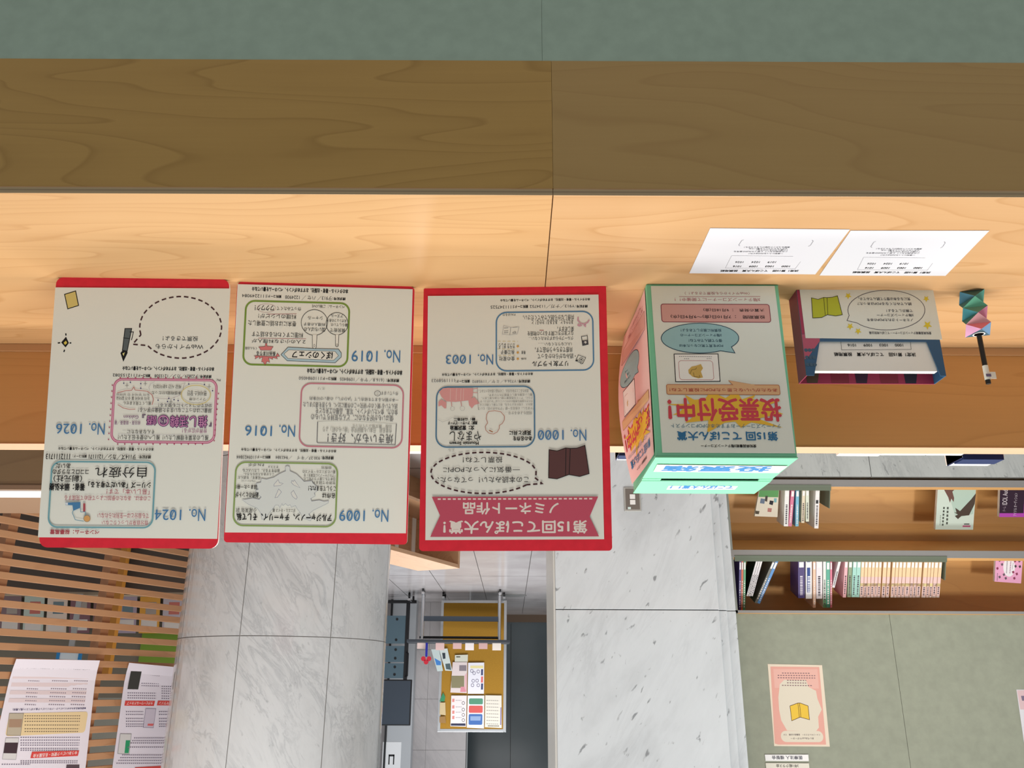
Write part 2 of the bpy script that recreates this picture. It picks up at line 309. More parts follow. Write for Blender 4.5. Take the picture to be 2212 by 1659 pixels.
  ('T','체감 시간 5분이었다.',-49.9,183.2,47.6,6.6,'2c2c30',0),
  ('T','体感時間5分だった',-49.6,193.6,49.2,5.9,'2c2c30',0),
  ('T','ファンの神',-101.1,203.6,26.8,4.8,'2c2c30',0),
  ('T','팬서비스 장인',-100.0,193.8,31.6,8.7,'2c2c30',0),
  ('P',[31.5,194.3,18.3,190.7,8.0,189.7,4.9,184.4,2.5,189.2,-17.9,191.2,-26.0,197.2,-28.6,205.0,-26.9,213.8],0.95,'bb6c68',0,0.0),
  ('P',[29.6,213.9,20.2,219.5,9.8,221.6,0.3,221.0],0.86,'bb6c68',0,0.0),
  ('P',[-29.2,174.9,-23.3,178.0,-19.8,185.0,-22.2,189.4],0.43,'a9a3b0',0,0.0),
  ('P',[-30.6,201.4,-45.4,203.6,-58.3,202.5,-71.0,197.6,-76.6,188.8,-77.1,181.8,-79.9,176.5,-72.7,178.8],0.43,'a08a98',0,0.0),
  ('P',[-122.4,196.2,-122.2,198.7,-121.4,201.2,-120.1,203.6,-118.2,205.7,-115.8,207.7,-113.0,209.4,-109.8,210.7,-106.4,211.7,-102.7,212.4,-98.9,212.6,-95.1,212.4,-91.4,211.9,-87.9,211.0,-84.6,209.7,-81.6,208.1,-79.0,206.2,-77.0,204.0,-75.4,201.7,-74.4,199.2,-74.0,196.7,-74.1,194.2,-74.9,191.7,-76.2,189.3,-78.1,187.2,-80.5,185.2,-83.3,183.5,-86.5,182.2,-90.0,181.1,-93.6,180.5,-97.4,180.3,-101.2,180.4,-104.9,181.0,-108.5,181.9,-111.8,183.2,-114.8,184.8,-117.3,186.7,-119.4,188.9,-121.0,191.2,-122.0,193.7,-122.4,196.2],1.12,'d8c67a',1,0.0),
  ('P',[19.3,182.0,13.2,181.9],0.52,'55555a',0,0.0),
  ('P',[16.4,178.4,16.0,185.4],0.52,'55555a',0,0.0),
  ('P',[-10.8,178.6,-16.8,178.5],0.52,'55555a',0,0.0),
  ('P',[-13.6,175.0,-14.0,182.0],0.52,'55555a',0,0.0),
  ('P',[-116.6,182.3,-122.6,182.2],0.52,'55555a',0,0.0),
  ('P',[-119.4,178.7,-119.8,185.7],0.52,'55555a',0,0.0),
  ('P',[-54.7,208.3,-60.7,208.2],0.52,'55555a',0,0.0),
  ('P',[-57.5,204.7,-57.8,211.7],0.52,'55555a',0,0.0),
  ('F',[22.8,178.1,21.7,176.5,20.4,178.0,21.5,179.6],'33336a'),
  ('F',[12.1,176.6,11.0,175.0,9.7,176.6,10.8,178.2],'33336a'),
  ('F',[-5.3,178.6,-6.4,177.0,-7.7,178.6,-6.6,180.2],'33336a'),
  ('F',[-5.7,186.1,-6.8,184.5,-8.1,186.0,-7.0,187.6],'33336a'),
  ('F',[-35.2,205.8,-36.3,204.3,-37.6,205.8,-36.5,207.4],'33336a'),
  ('F',[-52.7,202.6,-53.9,201.0,-55.2,202.6,-54.0,204.2],'33336a'),
  ('F',[-50.8,207.9,-52.0,206.3,-53.3,207.8,-52.1,209.4],'33336a'),
  ('F',[-61.5,204.7,-62.6,203.1,-63.9,204.7,-62.8,206.3],'33336a'),
  ('F',[-68.3,206.2,-69.4,204.6,-70.7,206.2,-69.6,207.8],'33336a'),
  ('F',[-84.4,178.2,-85.6,176.6,-86.8,178.2,-85.7,179.8],'33336a'),
  ('F',[-110.4,178.8,-111.6,177.2,-112.9,178.8,-111.7,180.4],'33336a'),
  ('F',[-124.3,189.2,-125.5,187.6,-126.8,189.1,-125.6,190.7],'33336a'),
  ('T','No.',61.6,254.4,26.0,19.1,'4a7fae',0),
  ('T','1026',107.4,254.7,41.8,16.9,'4a7fae',0),
  ('P',[103.3,260.9,98.4,248.4],1.42,'4a7fae',0,0.0),
  ('R',-37.5,308.6,131.1,415.1,14.9,2.51,'75aab4',''),
  ('T','本のタイトル・著者・出版社、おすすめポイント、ペンネームを書いてね☆',44.7,287.4,156.7,5.2,'1c1c1e',2),
  ('T','請求記号：',-19.0,300.1,21.3,5.5,'1c1c1e',2),
  ('T','ヲ114ズ／カシ／1211171',33.4,300.4,77.1,9.2,'1c1c1e',1),
  ('T','資料コード：',86.9,299.7,23.6,5.1,'1c1c1e',2),
  ('T','1112111713',122.2,300.4,39.3,9.2,'1c1c1e',1),
  ('T','あいだ',113.0,315.8,24.3,8.2,'1c1c1e',1),
  ('T','ココロとカラダの',99.9,325.5,58.8,9.0,'1c1c1e',1),
  ('T','自分疲れ',18.2,325.7,84.1,18.1,'1c1c1e',0),
  ('T','（創元社）',103.9,336.3,46.2,11.0,'1c1c1e',1),
  ('T','シリーズ「あいだで考える」',19.0,346.0,102.0,10.5,'1c1c1e',2),
  ('T','著者：頭木弘樹',104.2,350.2,57.9,12.1,'1c1c1e',2),
  ('T','「易しい本」です！',4.7,356.8,69.8,9.1,'b04a60',0),
  ('T','この本は、あなたの参加によって初めて完成する',37.4,367.7,139.4,8.3,'b04a60',0),
  ('T','でも自分とは一生別れられない',10.4,396.0,83.7,9.0,'b04a60',0),
  ('T','自分自身がしっくりこない',7.4,407.4,74.2,7.5,'b04a60',0),
  ('T','ペンネーム：桜暴風雪',87.3,422.9,79.4,7.8,'b0404f',2),
  ('F',[105.8,375.5,81.1,374.5,80.6,383.6,91.7,388.7,93.5,379.7,104.8,379.4],'4f84b0'),
  ('F',[105.8,375.8,101.1,375.8,100.9,379.1,104.5,379.1],'dfe6ea'),
  ('P',[91.7,387.9,93.1,391.8,87.7,403.0,73.5,405.4],0.94,'6a9ab0',0,0.0),
  ('P',[80.6,383.9,79.4,390.5,72.1,390.1,71.5,396.3],0.94,'6a9ab0',0,0.0),
  ('F',[76.3,376.5,73.0,376.5,72.2,389.8,75.7,389.8],'b05058'),
  ('F',[63.5,400.9,63.6,402.6,64.3,404.1,65.4,405.2,66.8,406.0,68.5,406.3,70.1,406.0,71.6,405.3,72.9,404.1,73.7,402.7,74.1,401.0,73.9,399.4,73.2,397.9,72.1,396.7,70.7,396.0,69.1,395.7,67.4,395.9,65.9,396.7,64.7,397.8,63.8,399.3,63.5,400.9],'e0a868'),
  ('P',[63.5,400.9,63.6,402.6,64.3,404.1,65.4,405.2,66.8,406.0,68.5,406.3,70.1,406.0,71.6,405.3,72.9,404.1,73.7,402.7,74.1,401.0,73.9,399.4,73.2,397.9,72.1,396.7,70.7,396.0,69.1,395.7,67.4,395.9,65.9,396.7,64.7,397.8,63.8,399.3,63.5,400.9],0.62,'7a7a70',1,0.0),
  ('T','No.',-109.8,393.7,26.7,19.5,'4a7fae',0),
  ('T','1024',-62.3,393.9,43.1,17.3,'4a7fae',0),
  ('P',[-66.5,400.4,-71.5,387.4],1.41,'4a7fae',0,0.0)]),
 'b2':('b2',[-146.7, 4.9, 149.0, 4.4, 148.6, 420.3, -147.6, 417.8],[('T','本のタイトル・著者・出版社、おすすめポイント、ペンネームを書いてね☆',43.8,12.0,162.5,8.2,'1c1c1e',2),
  ('T','請求記号：',-22.4,25.1,22.0,5.2,'1c1c1e',2),
  ('T','ヲ913／ ハセ ／ 1224908',29.0,25.0,78.5,8.1,'3c3c40',0),
  ('T','資料コード：',86.8,23.9,24.5,5.4,'1c1c1e',2),
  ('T','1112249084',120.2,24.0,40.6,5.4,'3c3c40',0),
  ('R',-40.4,32.6,133.2,141.3,14.9,3.14,'7f9c46',''),
  ('T','ペンネーム：ご飯LOVE',-5.0,39.0,55.4,5.6,'1c1c1e',0),
  ('T','作ってみたくて',61.1,44.5,40.8,6.7,'1c1c1e',0),
  ('T','ワクワク！',102.2,44.4,31.9,9.5,'1c1c1e',1),
  ('P',[83.5,44.2,83.7,45.4,84.2,46.5,85.0,47.6,86.2,48.6,87.8,49.5,89.6,50.3,91.6,51.0,93.8,51.5,96.1,51.8,98.5,51.9,100.9,51.9,103.2,51.7,105.4,51.3,107.5,50.8,109.4,50.1,111.0,49.3,112.3,48.3,113.2,47.3,113.8,46.2,114.1,45.0,114.0,43.9,113.5,42.7,112.6,41.6,111.4,40.6,109.9,39.7,108.1,38.9,106.1,38.2,103.9,37.7,101.6,37.4,99.2,37.3,96.8,37.3,94.4,37.5,92.2,37.9,90.1,38.4,88.2,39.1,86.6,40.0,85.3,40.9,84.4,41.9,83.8,43.1,83.5,44.2],0.5,'c0a0a0',1,0.0),
  ('T','料理のレシピが！',79.9,58.3,63.4,7.9,'1c1c1e',0),
  ('P',[96.2,54.9,47.9,52.9],0.67,'b0606a',0,0.0),
  ('T','巻末にはお話に登場した',87.9,70.7,80.5,9.3,'1c1c1e',0),
  ('T','料理にすくわれるお話です',78.2,89.6,85.5,9.0,'1c1c1e',0),
  ('P',[109.8,96.4,30.1,95.5],0.67,'b0606a',0,0.0),
  ('T','２人の小さな料理人が',75.6,101.0,89.6,6.7,'1c1c1e',0),
  ('P',[20.3,88.8,16.9,89.1,13.4,88.8,10.1,88.0,6.9,86.6,4.0,84.8,1.4,82.5,-0.8,79.9,-2.6,76.9,-3.8,73.7,-4.5,70.4,-4.7,66.9,-4.4,63.5,-3.5,60.1,-2.1,56.9,-0.2,54.0,2.1,51.4,4.8,49.1,7.8,47.4,11.0,46.1,14.4,45.3,17.9,45.0,21.4,45.3,24.7,46.2,27.9,47.5,30.8,49.4,33.4,51.7,35.6,54.3,37.3,57.3,38.6,60.5,39.3,63.8,39.5,67.3,39.1,70.7,38.2,74.1,36.8,77.3,34.9,80.2,32.6,82.8,29.9,85.0,26.9,86.8,23.7,88.1,20.3,88.8],0.84,'1c1c1e',1,0.0),
  ('F',[19.7,87.9,18.8,109.8,15.5,112.3,12.4,109.6,12.7,87.7],'f0eee2'),
  ('P',[19.9,88.3,19.0,108.9,17.2,111.6,13.9,111.6,12.5,108.8,12.3,88.5],0.76,'1c1c1e',0,0.0),
  ('P',[-18.2,87.2,-21.1,87.4,-24.0,87.2,-26.8,86.5,-29.4,85.3,-31.9,83.7,-34.0,81.7,-35.9,79.4,-37.3,76.9,-38.4,74.1,-39.0,71.1,-39.1,68.1,-38.9,65.1,-38.1,62.2,-37.0,59.4,-35.4,56.9,-33.5,54.6,-31.2,52.6,-28.7,51.1,-26.0,49.9,-23.2,49.3,-20.3,49.1,-17.4,49.3,-14.6,50.0,-11.9,51.2,-9.5,52.8,-7.4,54.8,-5.5,57.1,-4.1,59.7,-3.0,62.5,-2.4,65.4,-2.3,68.4,-2.6,71.4,-3.3,74.3,-4.5,77.1,-6.0,79.7,-8.0,81.9,-10.2,83.9,-12.7,85.4,-15.4,86.5,-18.2,87.2],0.84,'1c1c1e',1,0.0),
  ('F',[-19.2,86.9,-20.0,105.8,-22.2,107.5,-24.3,105.7,-24.1,86.8],'f0eee2'),
  ('P',[-18.9,87.3,-19.6,106.3,-22.2,107.9,-24.3,106.2,-24.4,87.4],0.76,'1c1c1e',0,0.0),
  ('P',[14.7,106.7,14.8,107.7,15.1,108.6,15.5,109.0,16.1,109.1,16.6,108.6,16.9,107.8,17.1,106.7,17.0,105.7,16.7,104.8,16.3,104.4,15.7,104.4,15.3,104.8,14.9,105.6,14.7,106.7],0.5,'1c1c1e',1,0.0),
  ('P',[-23.3,104.5,-23.2,105.3,-22.9,105.9,-22.4,106.3,-21.9,106.3,-21.4,106.0,-21.1,105.3,-20.9,104.5,-21.0,103.7,-21.3,103.0,-21.8,102.6,-22.3,102.6,-22.8,103.0,-23.1,103.6,-23.3,104.5],0.51,'1c1c1e',1,0.0),
  ('T','シャール',16.4,59.2,25.3,6.2,'1c1c1e',0),
  ('T','料理人の息子',17.4,70.4,35.8,5.4,'1c1c1e',0),
  ('T','国いちばんの',16.7,79.0,35.0,7.2,'1c1c1e',0),
  ('T','アズール',-20.2,54.9,20.3,5.9,'1c1c1e',0),
  ('T','天才シェフの息子',-19.9,63.0,33.4,5.4,'1c1c1e',0),
  ('T','暮らしていた',-24.2,70.2,28.8,5.4,'1c1c1e',0),
  ('T','貧民街で',-22.0,79.6,25.3,6.7,'1c1c1e',0),
  ('F',[59.7,110.4,14.7,111.8,-24.5,111.7,-29.8,118.1,-30.0,124.9,-20.3,135.0,59.9,133.5,70.8,123.5],'b4d0da'),
  ('P',[59.7,110.4,14.7,111.8,-24.5,111.7,-29.8,118.1,-30.0,124.9,-20.3,135.0,59.9,133.5,70.8,123.5],0.75,'1c1c1e',1,0.0),
  ('F',[58.2,115.0,-19.2,115.7,-25.3,122.9,-17.6,130.8,58.8,129.6,65.9,122.1],'eceade'),
  ('P',[58.2,115.0,-19.2,115.7,-25.3,122.9,-17.6,130.8,58.8,129.6,65.9,122.1],0.59,'1c1c1e',1,0.0),
  ('T','ぼくのシェフ',18.4,122.8,68.0,12.6,'1c1c1e',2),
  ('F',[97.6,104.9,95.1,104.8,94.9,109.5,84.4,110.1,86.4,113.2,87.5,116.2,105.0,116.6,106.4,113.6,108.6,111.1,97.8,110.0],'dc7f7e'),
  ('P',[97.6,104.9,95.1,104.8,94.9,109.5,84.4,110.1,86.4,113.2,87.5,116.2,105.0,116.6,106.4,113.6,108.6,111.1,97.8,110.0],0.5,'5a3030',1,0.0),
  ('F',[112.9,126.2,79.5,127.1,76.8,121.1,72.8,126.5,78.2,127.1,76.3,130.9,84.4,128.5,84.2,131.9,91.1,129.1,89.0,137.2,93.3,135.1,96.3,141.6,99.9,136.6,102.4,136.6,101.1,128.1,106.8,131.2,106.2,127.3,113.5,131.8,112.9,127.5,116.2,126.7],'dc7f7e'),
  ('P',[112.9,126.2,79.5,127.1,76.8,121.1,72.8,126.5,78.2,127.1,76.3,130.9,84.4,128.5,84.2,131.9,91.1,129.1,89.0,137.2,93.3,135.1,96.3,141.6,99.9,136.6,102.4,136.6,101.1,128.1,106.8,131.2,106.2,127.3,113.5,131.8,112.9,127.5,116.2,126.7],0.5,'5a3030',1,0.0),
  ('T','長谷川まりる',95.6,122.1,31.7,7.3,'1c1c1e',1),
  ('T','くもん出版',121.2,114.0,19.6,4.8,'1c1c1e',0),
  ('T','No.',-115.5,121.9,27.0,21.0,'4a7fae',0),
  ('T','1019',-69.1,122.8,43.6,18.7,'4a7fae',0),
  ('P',[-72.9,129.8,-78.1,115.5],1.43,'4a7fae',0,0.0),
  ('T','本のタイトル・著者・出版社、おすすめポイント、ペンネームを書いてね☆',-53.5,149.9,160.3,9.0,'1c1c1e',2),
  ('T','請求記号：',-117.6,163.3,22.2,5.6,'1c1c1e',2),
  ('T','（616.8／ヤキ／1098405',-66.2,163.2,74.2,7.4,'6c6c70',0),
  ('T','資料コード：',-11.0,162.5,25.2,5.6,'1c1c1e',2),
  ('T','1110984050',20.9,162.6,36.9,5.3,'6c6c70',0),
  ('R',-136.3,171.0,34.1,276.7,16.3,2.34,'cd8390',''),
  ('T','作っています',-113.2,185.1,28.7,6.6,'66666a',0),
  ('P',[-98.0,185.5,-97.9,186.6,-97.4,187.6,-96.7,188.5,-95.6,189.2,-94.4,189.7,-93.1,189.8,-91.8,189.7,-90.6,189.3,-89.5,188.7,-88.7,187.8,-88.1,186.8,-87.9,185.7,-88.1,184.6,-88.5,183.5,-89.3,182.6,-90.3,181.9,-91.5,181.5,-92.8,181.3,-94.2,181.4,-95.4,181.8,-96.5,182.5,-97.3,183.4,-97.8,184.4,-98.0,185.5],0.67,'505054',1,0.0),
  ('T','二',-93.0,185.7,4.2,2.8,'66666a',0),
  ('T','一本が掘れるまでを結合して「JAひがし」の違いが印象的',-54.2,195.9,148.6,7.0,'66666a',0),
  ('T','読んでいる“開くのか”研究＝この作業に比べ、もう苦を選びました',-48.3,207.0,157.6,8.9,'66666a',0),
  ('T','食の力。食べたいポイント、写真、品種の工夫などを',-59.4,217.0,137.1,10.2,'66666a',0),
  ('T','僕はいもが好きなのに、どんな気持ちでいもの',-52.4,227.4,137.3,11.0,'66666a',0),
  ('P',[4.9,235.3,4.8,269.0,3.5,270.5,-125.2,271.6,-126.2,236.1],1.0,'55555c',0,0.0),
  ('P',[4.9,235.3,-9.2,233.8,-42.6,232.5,-125.8,236.1],0.5,'a0a09c',0,0.0),
  ('T','焼きいもが、好き！',-66.9,262.2,109.1,16.0,'5a5a5e',0),
  ('T','作者名前\u3000日本いも類研究会「焼いもの町」より',-61.6,247.9,114.6,9.3,'9a9a96',0),
  ('T','出版\u3000農文協ぶっくれっと',-85.6,241.4,65.4,6.2,'9a9a96',0),
  ('T','エリ',0.7,179.6,12.1,3.8,'a0a09c',0),
  ('T','No.',54.9,251.8,26.4,19.2,'4a7fae',0),
  ('T','1016',101.9,252.5,44.2,17.0,'4a7fae',0),
  ('P',[97.8,258.7,92.8,246.0],1.39,'4a7fae',0,0.0),
  ('T','本のタイトル・著者・出版社、おすすめポイント、ペンネームを書いてね☆',50.6,284.1,157.2,4.9,'1c1c1e',2),
  ('T','請求記号：',-13.5,295.5,21.0,5.5,'1c1c1e',2),
  ('T','930.27／キイ\u3000／942384',35.1,296.4,72.9,6.4,'3c3c40',0),
  ('T','資料コード：',92.0,296.0,24.0,5.1,'1c1c1e',2),
  ('T','1109423844',120.2,296.7,30.8,5.6,'3c3c40',0),
  ('R',-31.0,304.9,135.8,408.7,16.0,2.46,'8fa862',''),
  ('F',[54.1,318.4,55.2,311.4,51.6,309.6,47.8,311.2,47.1,318.3,36.9,322.7,28.4,330.0,23.2,335.3,10.8,333.9,6.5,339.6,1.4,342.9,1.1,350.3,5.9,353.7,4.0,358.7,11.3,362.9,9.4,367.4,-2.9,365.6,-11.2,367.5,-18.6,366.2,-17.9,369.9,5.5,381.8,13.5,388.5,8.3,395.8,9.8,399.2,23.1,395.2,26.7,387.1,32.8,379.7,35.5,374.8,42.0,377.4,44.6,373.3,47.8,375.4,52.1,371.8,56.0,375.1,57.8,371.9,60.8,378.9,63.5,374.4,68.4,374.5,72.2,380.3,78.4,387.8,83.0,396.1,89.4,398.2,91.5,388.0,97.7,379.9,111.9,374.3,123.7,366.3,118.0,366.2,105.8,363.9,95.1,365.8,92.0,361.7,97.1,357.6,102.3,351.1,97.5,349.4,101.3,339.5,94.0,337.7,93.4,331.1,85.1,332.6,73.0,329.1,64.2,323.2],'dfe3de'),
  ('P',[54.1,318.4,55.2,311.4,51.6,309.6,47.8,311.2,47.1,318.3,36.9,322.7,28.4,330.0,23.2,335.3,10.8,333.9,6.5,339.6,1.4,342.9,1.1,350.3,5.9,353.7,4.0,358.7,11.3,362.9,9.4,367.4,-2.9,365.6,-11.2,367.5,-18.6,366.2,-17.9,369.9,5.5,381.8,13.5,388.5,8.3,395.8,9.8,399.2,23.1,395.2,26.7,387.1,32.8,379.7,35.5,374.8,42.0,377.4,44.6,373.3,47.8,375.4,52.1,371.8,56.0,375.1,57.8,371.9,60.8,378.9,63.5,374.4,68.4,374.5,72.2,380.3,78.4,387.8,83.0,396.1,89.4,398.2,91.5,388.0,97.7,379.9,111.9,374.3,123.7,366.3,118.0,366.2,105.8,363.9,95.1,365.8,92.0,361.7,97.1,357.6,102.3,351.1,97.5,349.4,101.3,339.5,94.0,337.7,93.4,331.1,85.1,332.6,73.0,329.1,64.2,323.2],0.41,'8c90a6',1,0.0),
  ('F',[65.8,332.7,63.5,338.1,57.3,338.8,61.7,342.2,72.3,343.6,72.4,340.7],'e6e6de'),
  ('P',[65.8,332.7,63.5,338.1,57.3,338.8,61.7,342.2,72.3,343.6,72.4,340.7],0.49,'787c9a',1,0.0),
  ('F',[39.4,332.7,29.3,345.8,40.3,341.0,44.2,336.9,43.1,333.6,40.9,335.6],'e6e6de'),
  ('P',[39.4,332.7,29.3,345.8,40.3,341.0,44.2,336.9,43.1,333.6,40.9,335.6],0.5,'787c9a',1,0.0),
  ('F',[64.3,348.0,59.5,352.9,65.7,361.7,69.8,362.6],'e6e6de'),
  ('P',[64.3,348.0,59.5,352.9,65.7,361.7,69.8,362.6],0.49,'787c9a',1,0.0),
  ('F',[39.9,350.1,33.2,361.6,35.1,364.5,40.7,360.5,43.8,354.3],'e6e6de'),
  ('P',[39.9,350.1,33.2,361.6,35.1,364.5,40.7,360.5,43.8,354.3],0.49,'787c9a',1,0.0),
  ('T','P.N.ポポ',102.9,309.2,25.1,5.2,'1c1c1e',0),
  ('T','オススメ',74.8,311.9,16.9,3.7,'1c1c1e',0),
  ('T','創作をする人、したい人にも',94.3,318.4,60.5,5.6,'1c1c1e',0),
  ('T','ことがある人はもちろん、',98.3,324.4,50.1,4.4,'1c1c1e',0),
  ('T','花束を』を読んだ',113.4,330.2,37.3,5.0,'1c1c1e',0),
  ('T','『アルジャーノンに',114.2,335.7,23.8,3.9,'1c1c1e',0),
  ('T','詰まった一冊！',117.0,345.6,34.4,7.4,'1c1c1e',1),
  ('T','創作のヒントが',115.5,358.6,37.7,9.3,'1c1c1e',1),
  ('T','小尾芙佐 訳',115.5,383.7,33.5,7.4,'1c1c1e',0),
  ('T','アルジャーノン、チャーリイ、そして私',53.1,394.3,155.9,12.5,'1c1c1e',2),
  ('T','ダニエル・キイス 著',53.8,383.2,37.4,6.0,'1c1c1e',0),
  ('T','名作は',-18.3,357.9,22.3,8.8,'1c1c1e',1),
  ('T','こうして生まれた！',-6.8,346.4,45.1,8.5,'1c1c1e',1),
  ('T','世界中で読まれ',-9.3,336.6,38.5,4.8,'1c1c1e',0),
  ('T','日本でも二度ドラマ化した',-1.8,330.5,52.1,4.8,'1c1c1e',0),
  ('T','『アルジャーノンに花束を』を',-1.8,324.8,51.7,5.2,'1c1c1e',0),
  ('T','書いたダニエル・キイスの',-0.7,318.6,54.3,5.2,'1c1c1e',0),
  ('T','自叙伝',-12.3,311.8,16.6,4.4,'1c1c1e',0),
  ('T','No.',-104.5,389.5,26.5,20.1,'4a7fae',0),
  ('T','1009',-57.9,390.0,41.9,17.9,'4a7fae',0),
  ('P',[-62.7,396.7,-67.8,383.1],1.4,'4a7fae',0,0.0),
  ('P',[-50.7,396.9,-55.8,383.2],1.39,'4a7fae',0,0.0)]),
 'b3':('b3',[-143.3, 15.4, 148.9, 13.9, 146.5, 426.7, -143.9, 425.9],[('T','本のタイトル・著者・出版社、おすすめポイント、ペンネームを書いてね☆',-52.1,23.6,153.6,5.0,'1c1c1e',2),
  ('T','請求記号：',-114.1,35.8,20.8,5.0,'1c1c1e',2),
  ('T','Y913／ナガ／1134752',-64.1,35.3,76.2,6.3,'3c3c40',0),
  ('T','資料コード：',-11.0,34.9,24.9,5.8,'1c1c1e',2),
  ('T','1111347525',21.3,35.4,39.2,5.5,'3c3c40',0),
  ('R',-132.7,44.8,31.1,146.6,17.6,2.41,'5a89ae',''),
  ('T','共感しながら読んでみてください。',-57.7,54.7,87.1,8.6,'1c1c1e',0),
  ('T','あなたもと、あるある！わかる！と',-64.2,62.7,70.4,8.6,'1c1c1e',0),
  ('T','楽しめます。',-86.4,75.3,28.1,8.6,'1c1c1e',0),
  ('T','など友だちに関する3つの物語を',-60.6,82.7,77.9,8.1,'1c1c1e',0),
  ('T','グループからはずされたくない…',-61.8,91.4,75.2,6.4,'1c1c1e',0),
  ('T','1人になりたくない……',-68.2,101.5,56.0,5.7,'1c1c1e',0),
  ('T','共感できちゃう作品です。',-66.0,111.3,63.6,9.4,'1c1c1e',0),
  ('T','・読みながらわかるって',-70.8,122.4,63.9,8.9,'1c1c1e',0),
  ('T','リア友トラブル',-59.6,135.3,60.4,9.7,'1c1c1e',1),
  ('T','P.N.はるか',9.7,49.2,21.9,4.2,'1c1c1e',0),
  ('T','金の星社',13.2,126.0,26.8,7.5,'1c1c1e',0),
  ('T','出版',-15.2,126.2,8.9,3.7,'1c1c1e',0),
  ('T','長江優子',11.9,114.5,23.4,7.1,'1c1c1e',0),
  ('T','著者',-14.9,115.4,7.2,5.7,'1c1c1e',0),
  ('T','カラカ ましろ',13.4,103.8,27.3,9.2,'1c1c1e',0),
  ('P',[-42.1,77.0,-49.4,77.4],1.02,'b05a55',0,0.0),
  ('F',[-5.3,129.3,-4.5,127.3,-2.4,127.1,-4.1,125.8,-3.5,123.7,-5.3,124.9,-7.1,123.7,-6.5,125.8,-8.2,127.2,-6.0,127.3],'dca447'),
  ('F',[-5.3,118.5,-4.6,116.4,-2.4,116.3,-4.1,114.9,-3.5,112.8,-5.3,114.0,-7.1,112.8,-6.5,115.0,-8.2,116.3,-6.1,116.4],'dca447'),
  ('F',[-5.3,107.6,-4.6,105.5,-2.4,105.4,-4.1,104.0,-3.6,101.9,-5.4,103.1,-7.2,101.9,-6.6,104.1,-8.3,105.5,-6.1,105.5],'dca447'),
  ('P',[27.9,120.2,-1.0,120.1],0.68,'d8c27a',0,5.1),
  ('P',[29.6,108.7,-1.9,109.4],0.68,'d8c27a',0,5.1),
  ('P',[28.7,95.4,-5.4,96.2],0.68,'d8c27a',0,5.1),
  ('P',[18.5,67.8,6.5,71.4,-7.6,70.7,-4.6,83.0,8.2,84.6,21.0,83.1],0.51,'a8a8ac',1,0.0),
  ('P',[6.5,71.4,8.2,84.6],0.6,'88888c',0,0.0),
  ('P',[18.1,80.5,10.8,80.3],0.68,'66666a',0,0.0),
  ('P',[18.1,77.5,10.8,77.2],0.68,'66666a',0,0.0),
  ('P',[18.1,72.2,10.8,71.9],0.68,'66666a',0,0.0),
  ('P',[3.1,71.5,-4.6,70.9],0.68,'66666a',0,0.0),
  ('P',[4.0,80.7,-1.2,78.6,-2.0,81.2,3.1,82.0],0.6,'66666a',0,0.0),
  ('P',[-108.0,54.8,-107.5,60.5,-112.1,65.9,-118.0,67.2,-124.0,64.2,-126.6,59.9],2.21,'d3a0b0',0,0.0),
  ('F',[-115.4,69.9,-107.8,66.2,-106.1,69.3,-109.4,71.5],'d3a0b0'),
  ('F',[-116.3,69.9,-121.0,67.3,-120.9,73.0],'d3a0b0'),
  ('P',[-113.0,88.7,-122.7,87.0,-124.2,102.3,-114.8,104.4],0.93,'1c1c1e',1,0.0),
  ('F',[-113.7,95.6,-123.6,94.7,-124.2,102.3,-114.8,104.2],'505054'),
  ('F',[-119.5,101.9,-118.8,99.8,-116.6,99.7,-118.4,98.3,-117.8,96.2,-119.6,97.4,-121.4,96.2,-120.8,98.4,-122.4,99.8,-120.3,99.8],'e8e6dc'),
  ('P',[-107.4,120.4,-119.5,125.3,-114.7,135.1,-102.5,130.7],0.76,'1c1c1e',1,0.0),
  ('P',[-115.2,128.7,-115.1,129.5,-114.7,130.3,-114.2,131.0,-113.5,131.5,-112.7,131.8,-111.8,131.9,-110.9,131.8,-110.1,131.5,-109.4,130.9,-108.9,130.2,-108.6,129.4,-108.5,128.6,-108.6,127.7,-109.0,127.0,-109.5,126.3,-110.2,125.8,-111.0,125.4,-111.9,125.3,-112.8,125.5,-113.6,125.8,-114.3,126.3,-114.8,127.0,-115.1,127.8,-115.2,128.7],0.67,'1c1c1e',1,0.0),
  ('F',[-113.1,128.6,-113.0,129.2,-112.6,129.6,-112.1,129.8,-111.6,129.8,-111.1,129.6,-110.7,129.1,-110.6,128.6,-110.7,128.1,-111.1,127.7,-111.6,127.4,-112.2,127.5,-112.7,127.7,-113.0,128.1,-113.1,128.6],'1c1c1e'),
  ('F',[-103.4,129.0,-106.8,129.0,-106.8,130.7,-103.0,130.7],'1c1c1e'),
  ('P',[-110.1,133.4,-114.3,134.9,-113.0,136.2,-110.5,135.5],0.59,'1c1c1e',1,0.0),
  ('T','No.',49.3,126.8,25.9,17.9,'4f7fae',0),
  ('T','1003',95.4,126.1,42.4,15.7,'4f7fae',0),
  ('P',[89.8,131.7,84.2,120.7],1.44,'4f7fae',0,0.0),
  ('P',[102.2,131.6,96.5,120.6],1.44,'4f7fae',0,0.0),
  ('T','本のタイトル・著者・出版社、おすすめポイント、ペンネームを書いてね☆',46.2,152.4,154.2,5.0,'1c1c1e',2),
  ('T','請求記号：',-15.2,164.9,21.4,5.3,'1c1c1e',2),
  ('T','Y726.6／ミヤ／1195892',34.3,164.8,74.6,6.0,'77777a',0),
  ('T','資料コード：',87.9,163.9,24.7,5.3,'1c1c1e',2),
  ('T','1111958923',120.6,162.3,39.1,5.3,'77777a',0),
  ('R',-32.7,173.2,131.3,274.9,18.3,2.21,'547f9e',''),
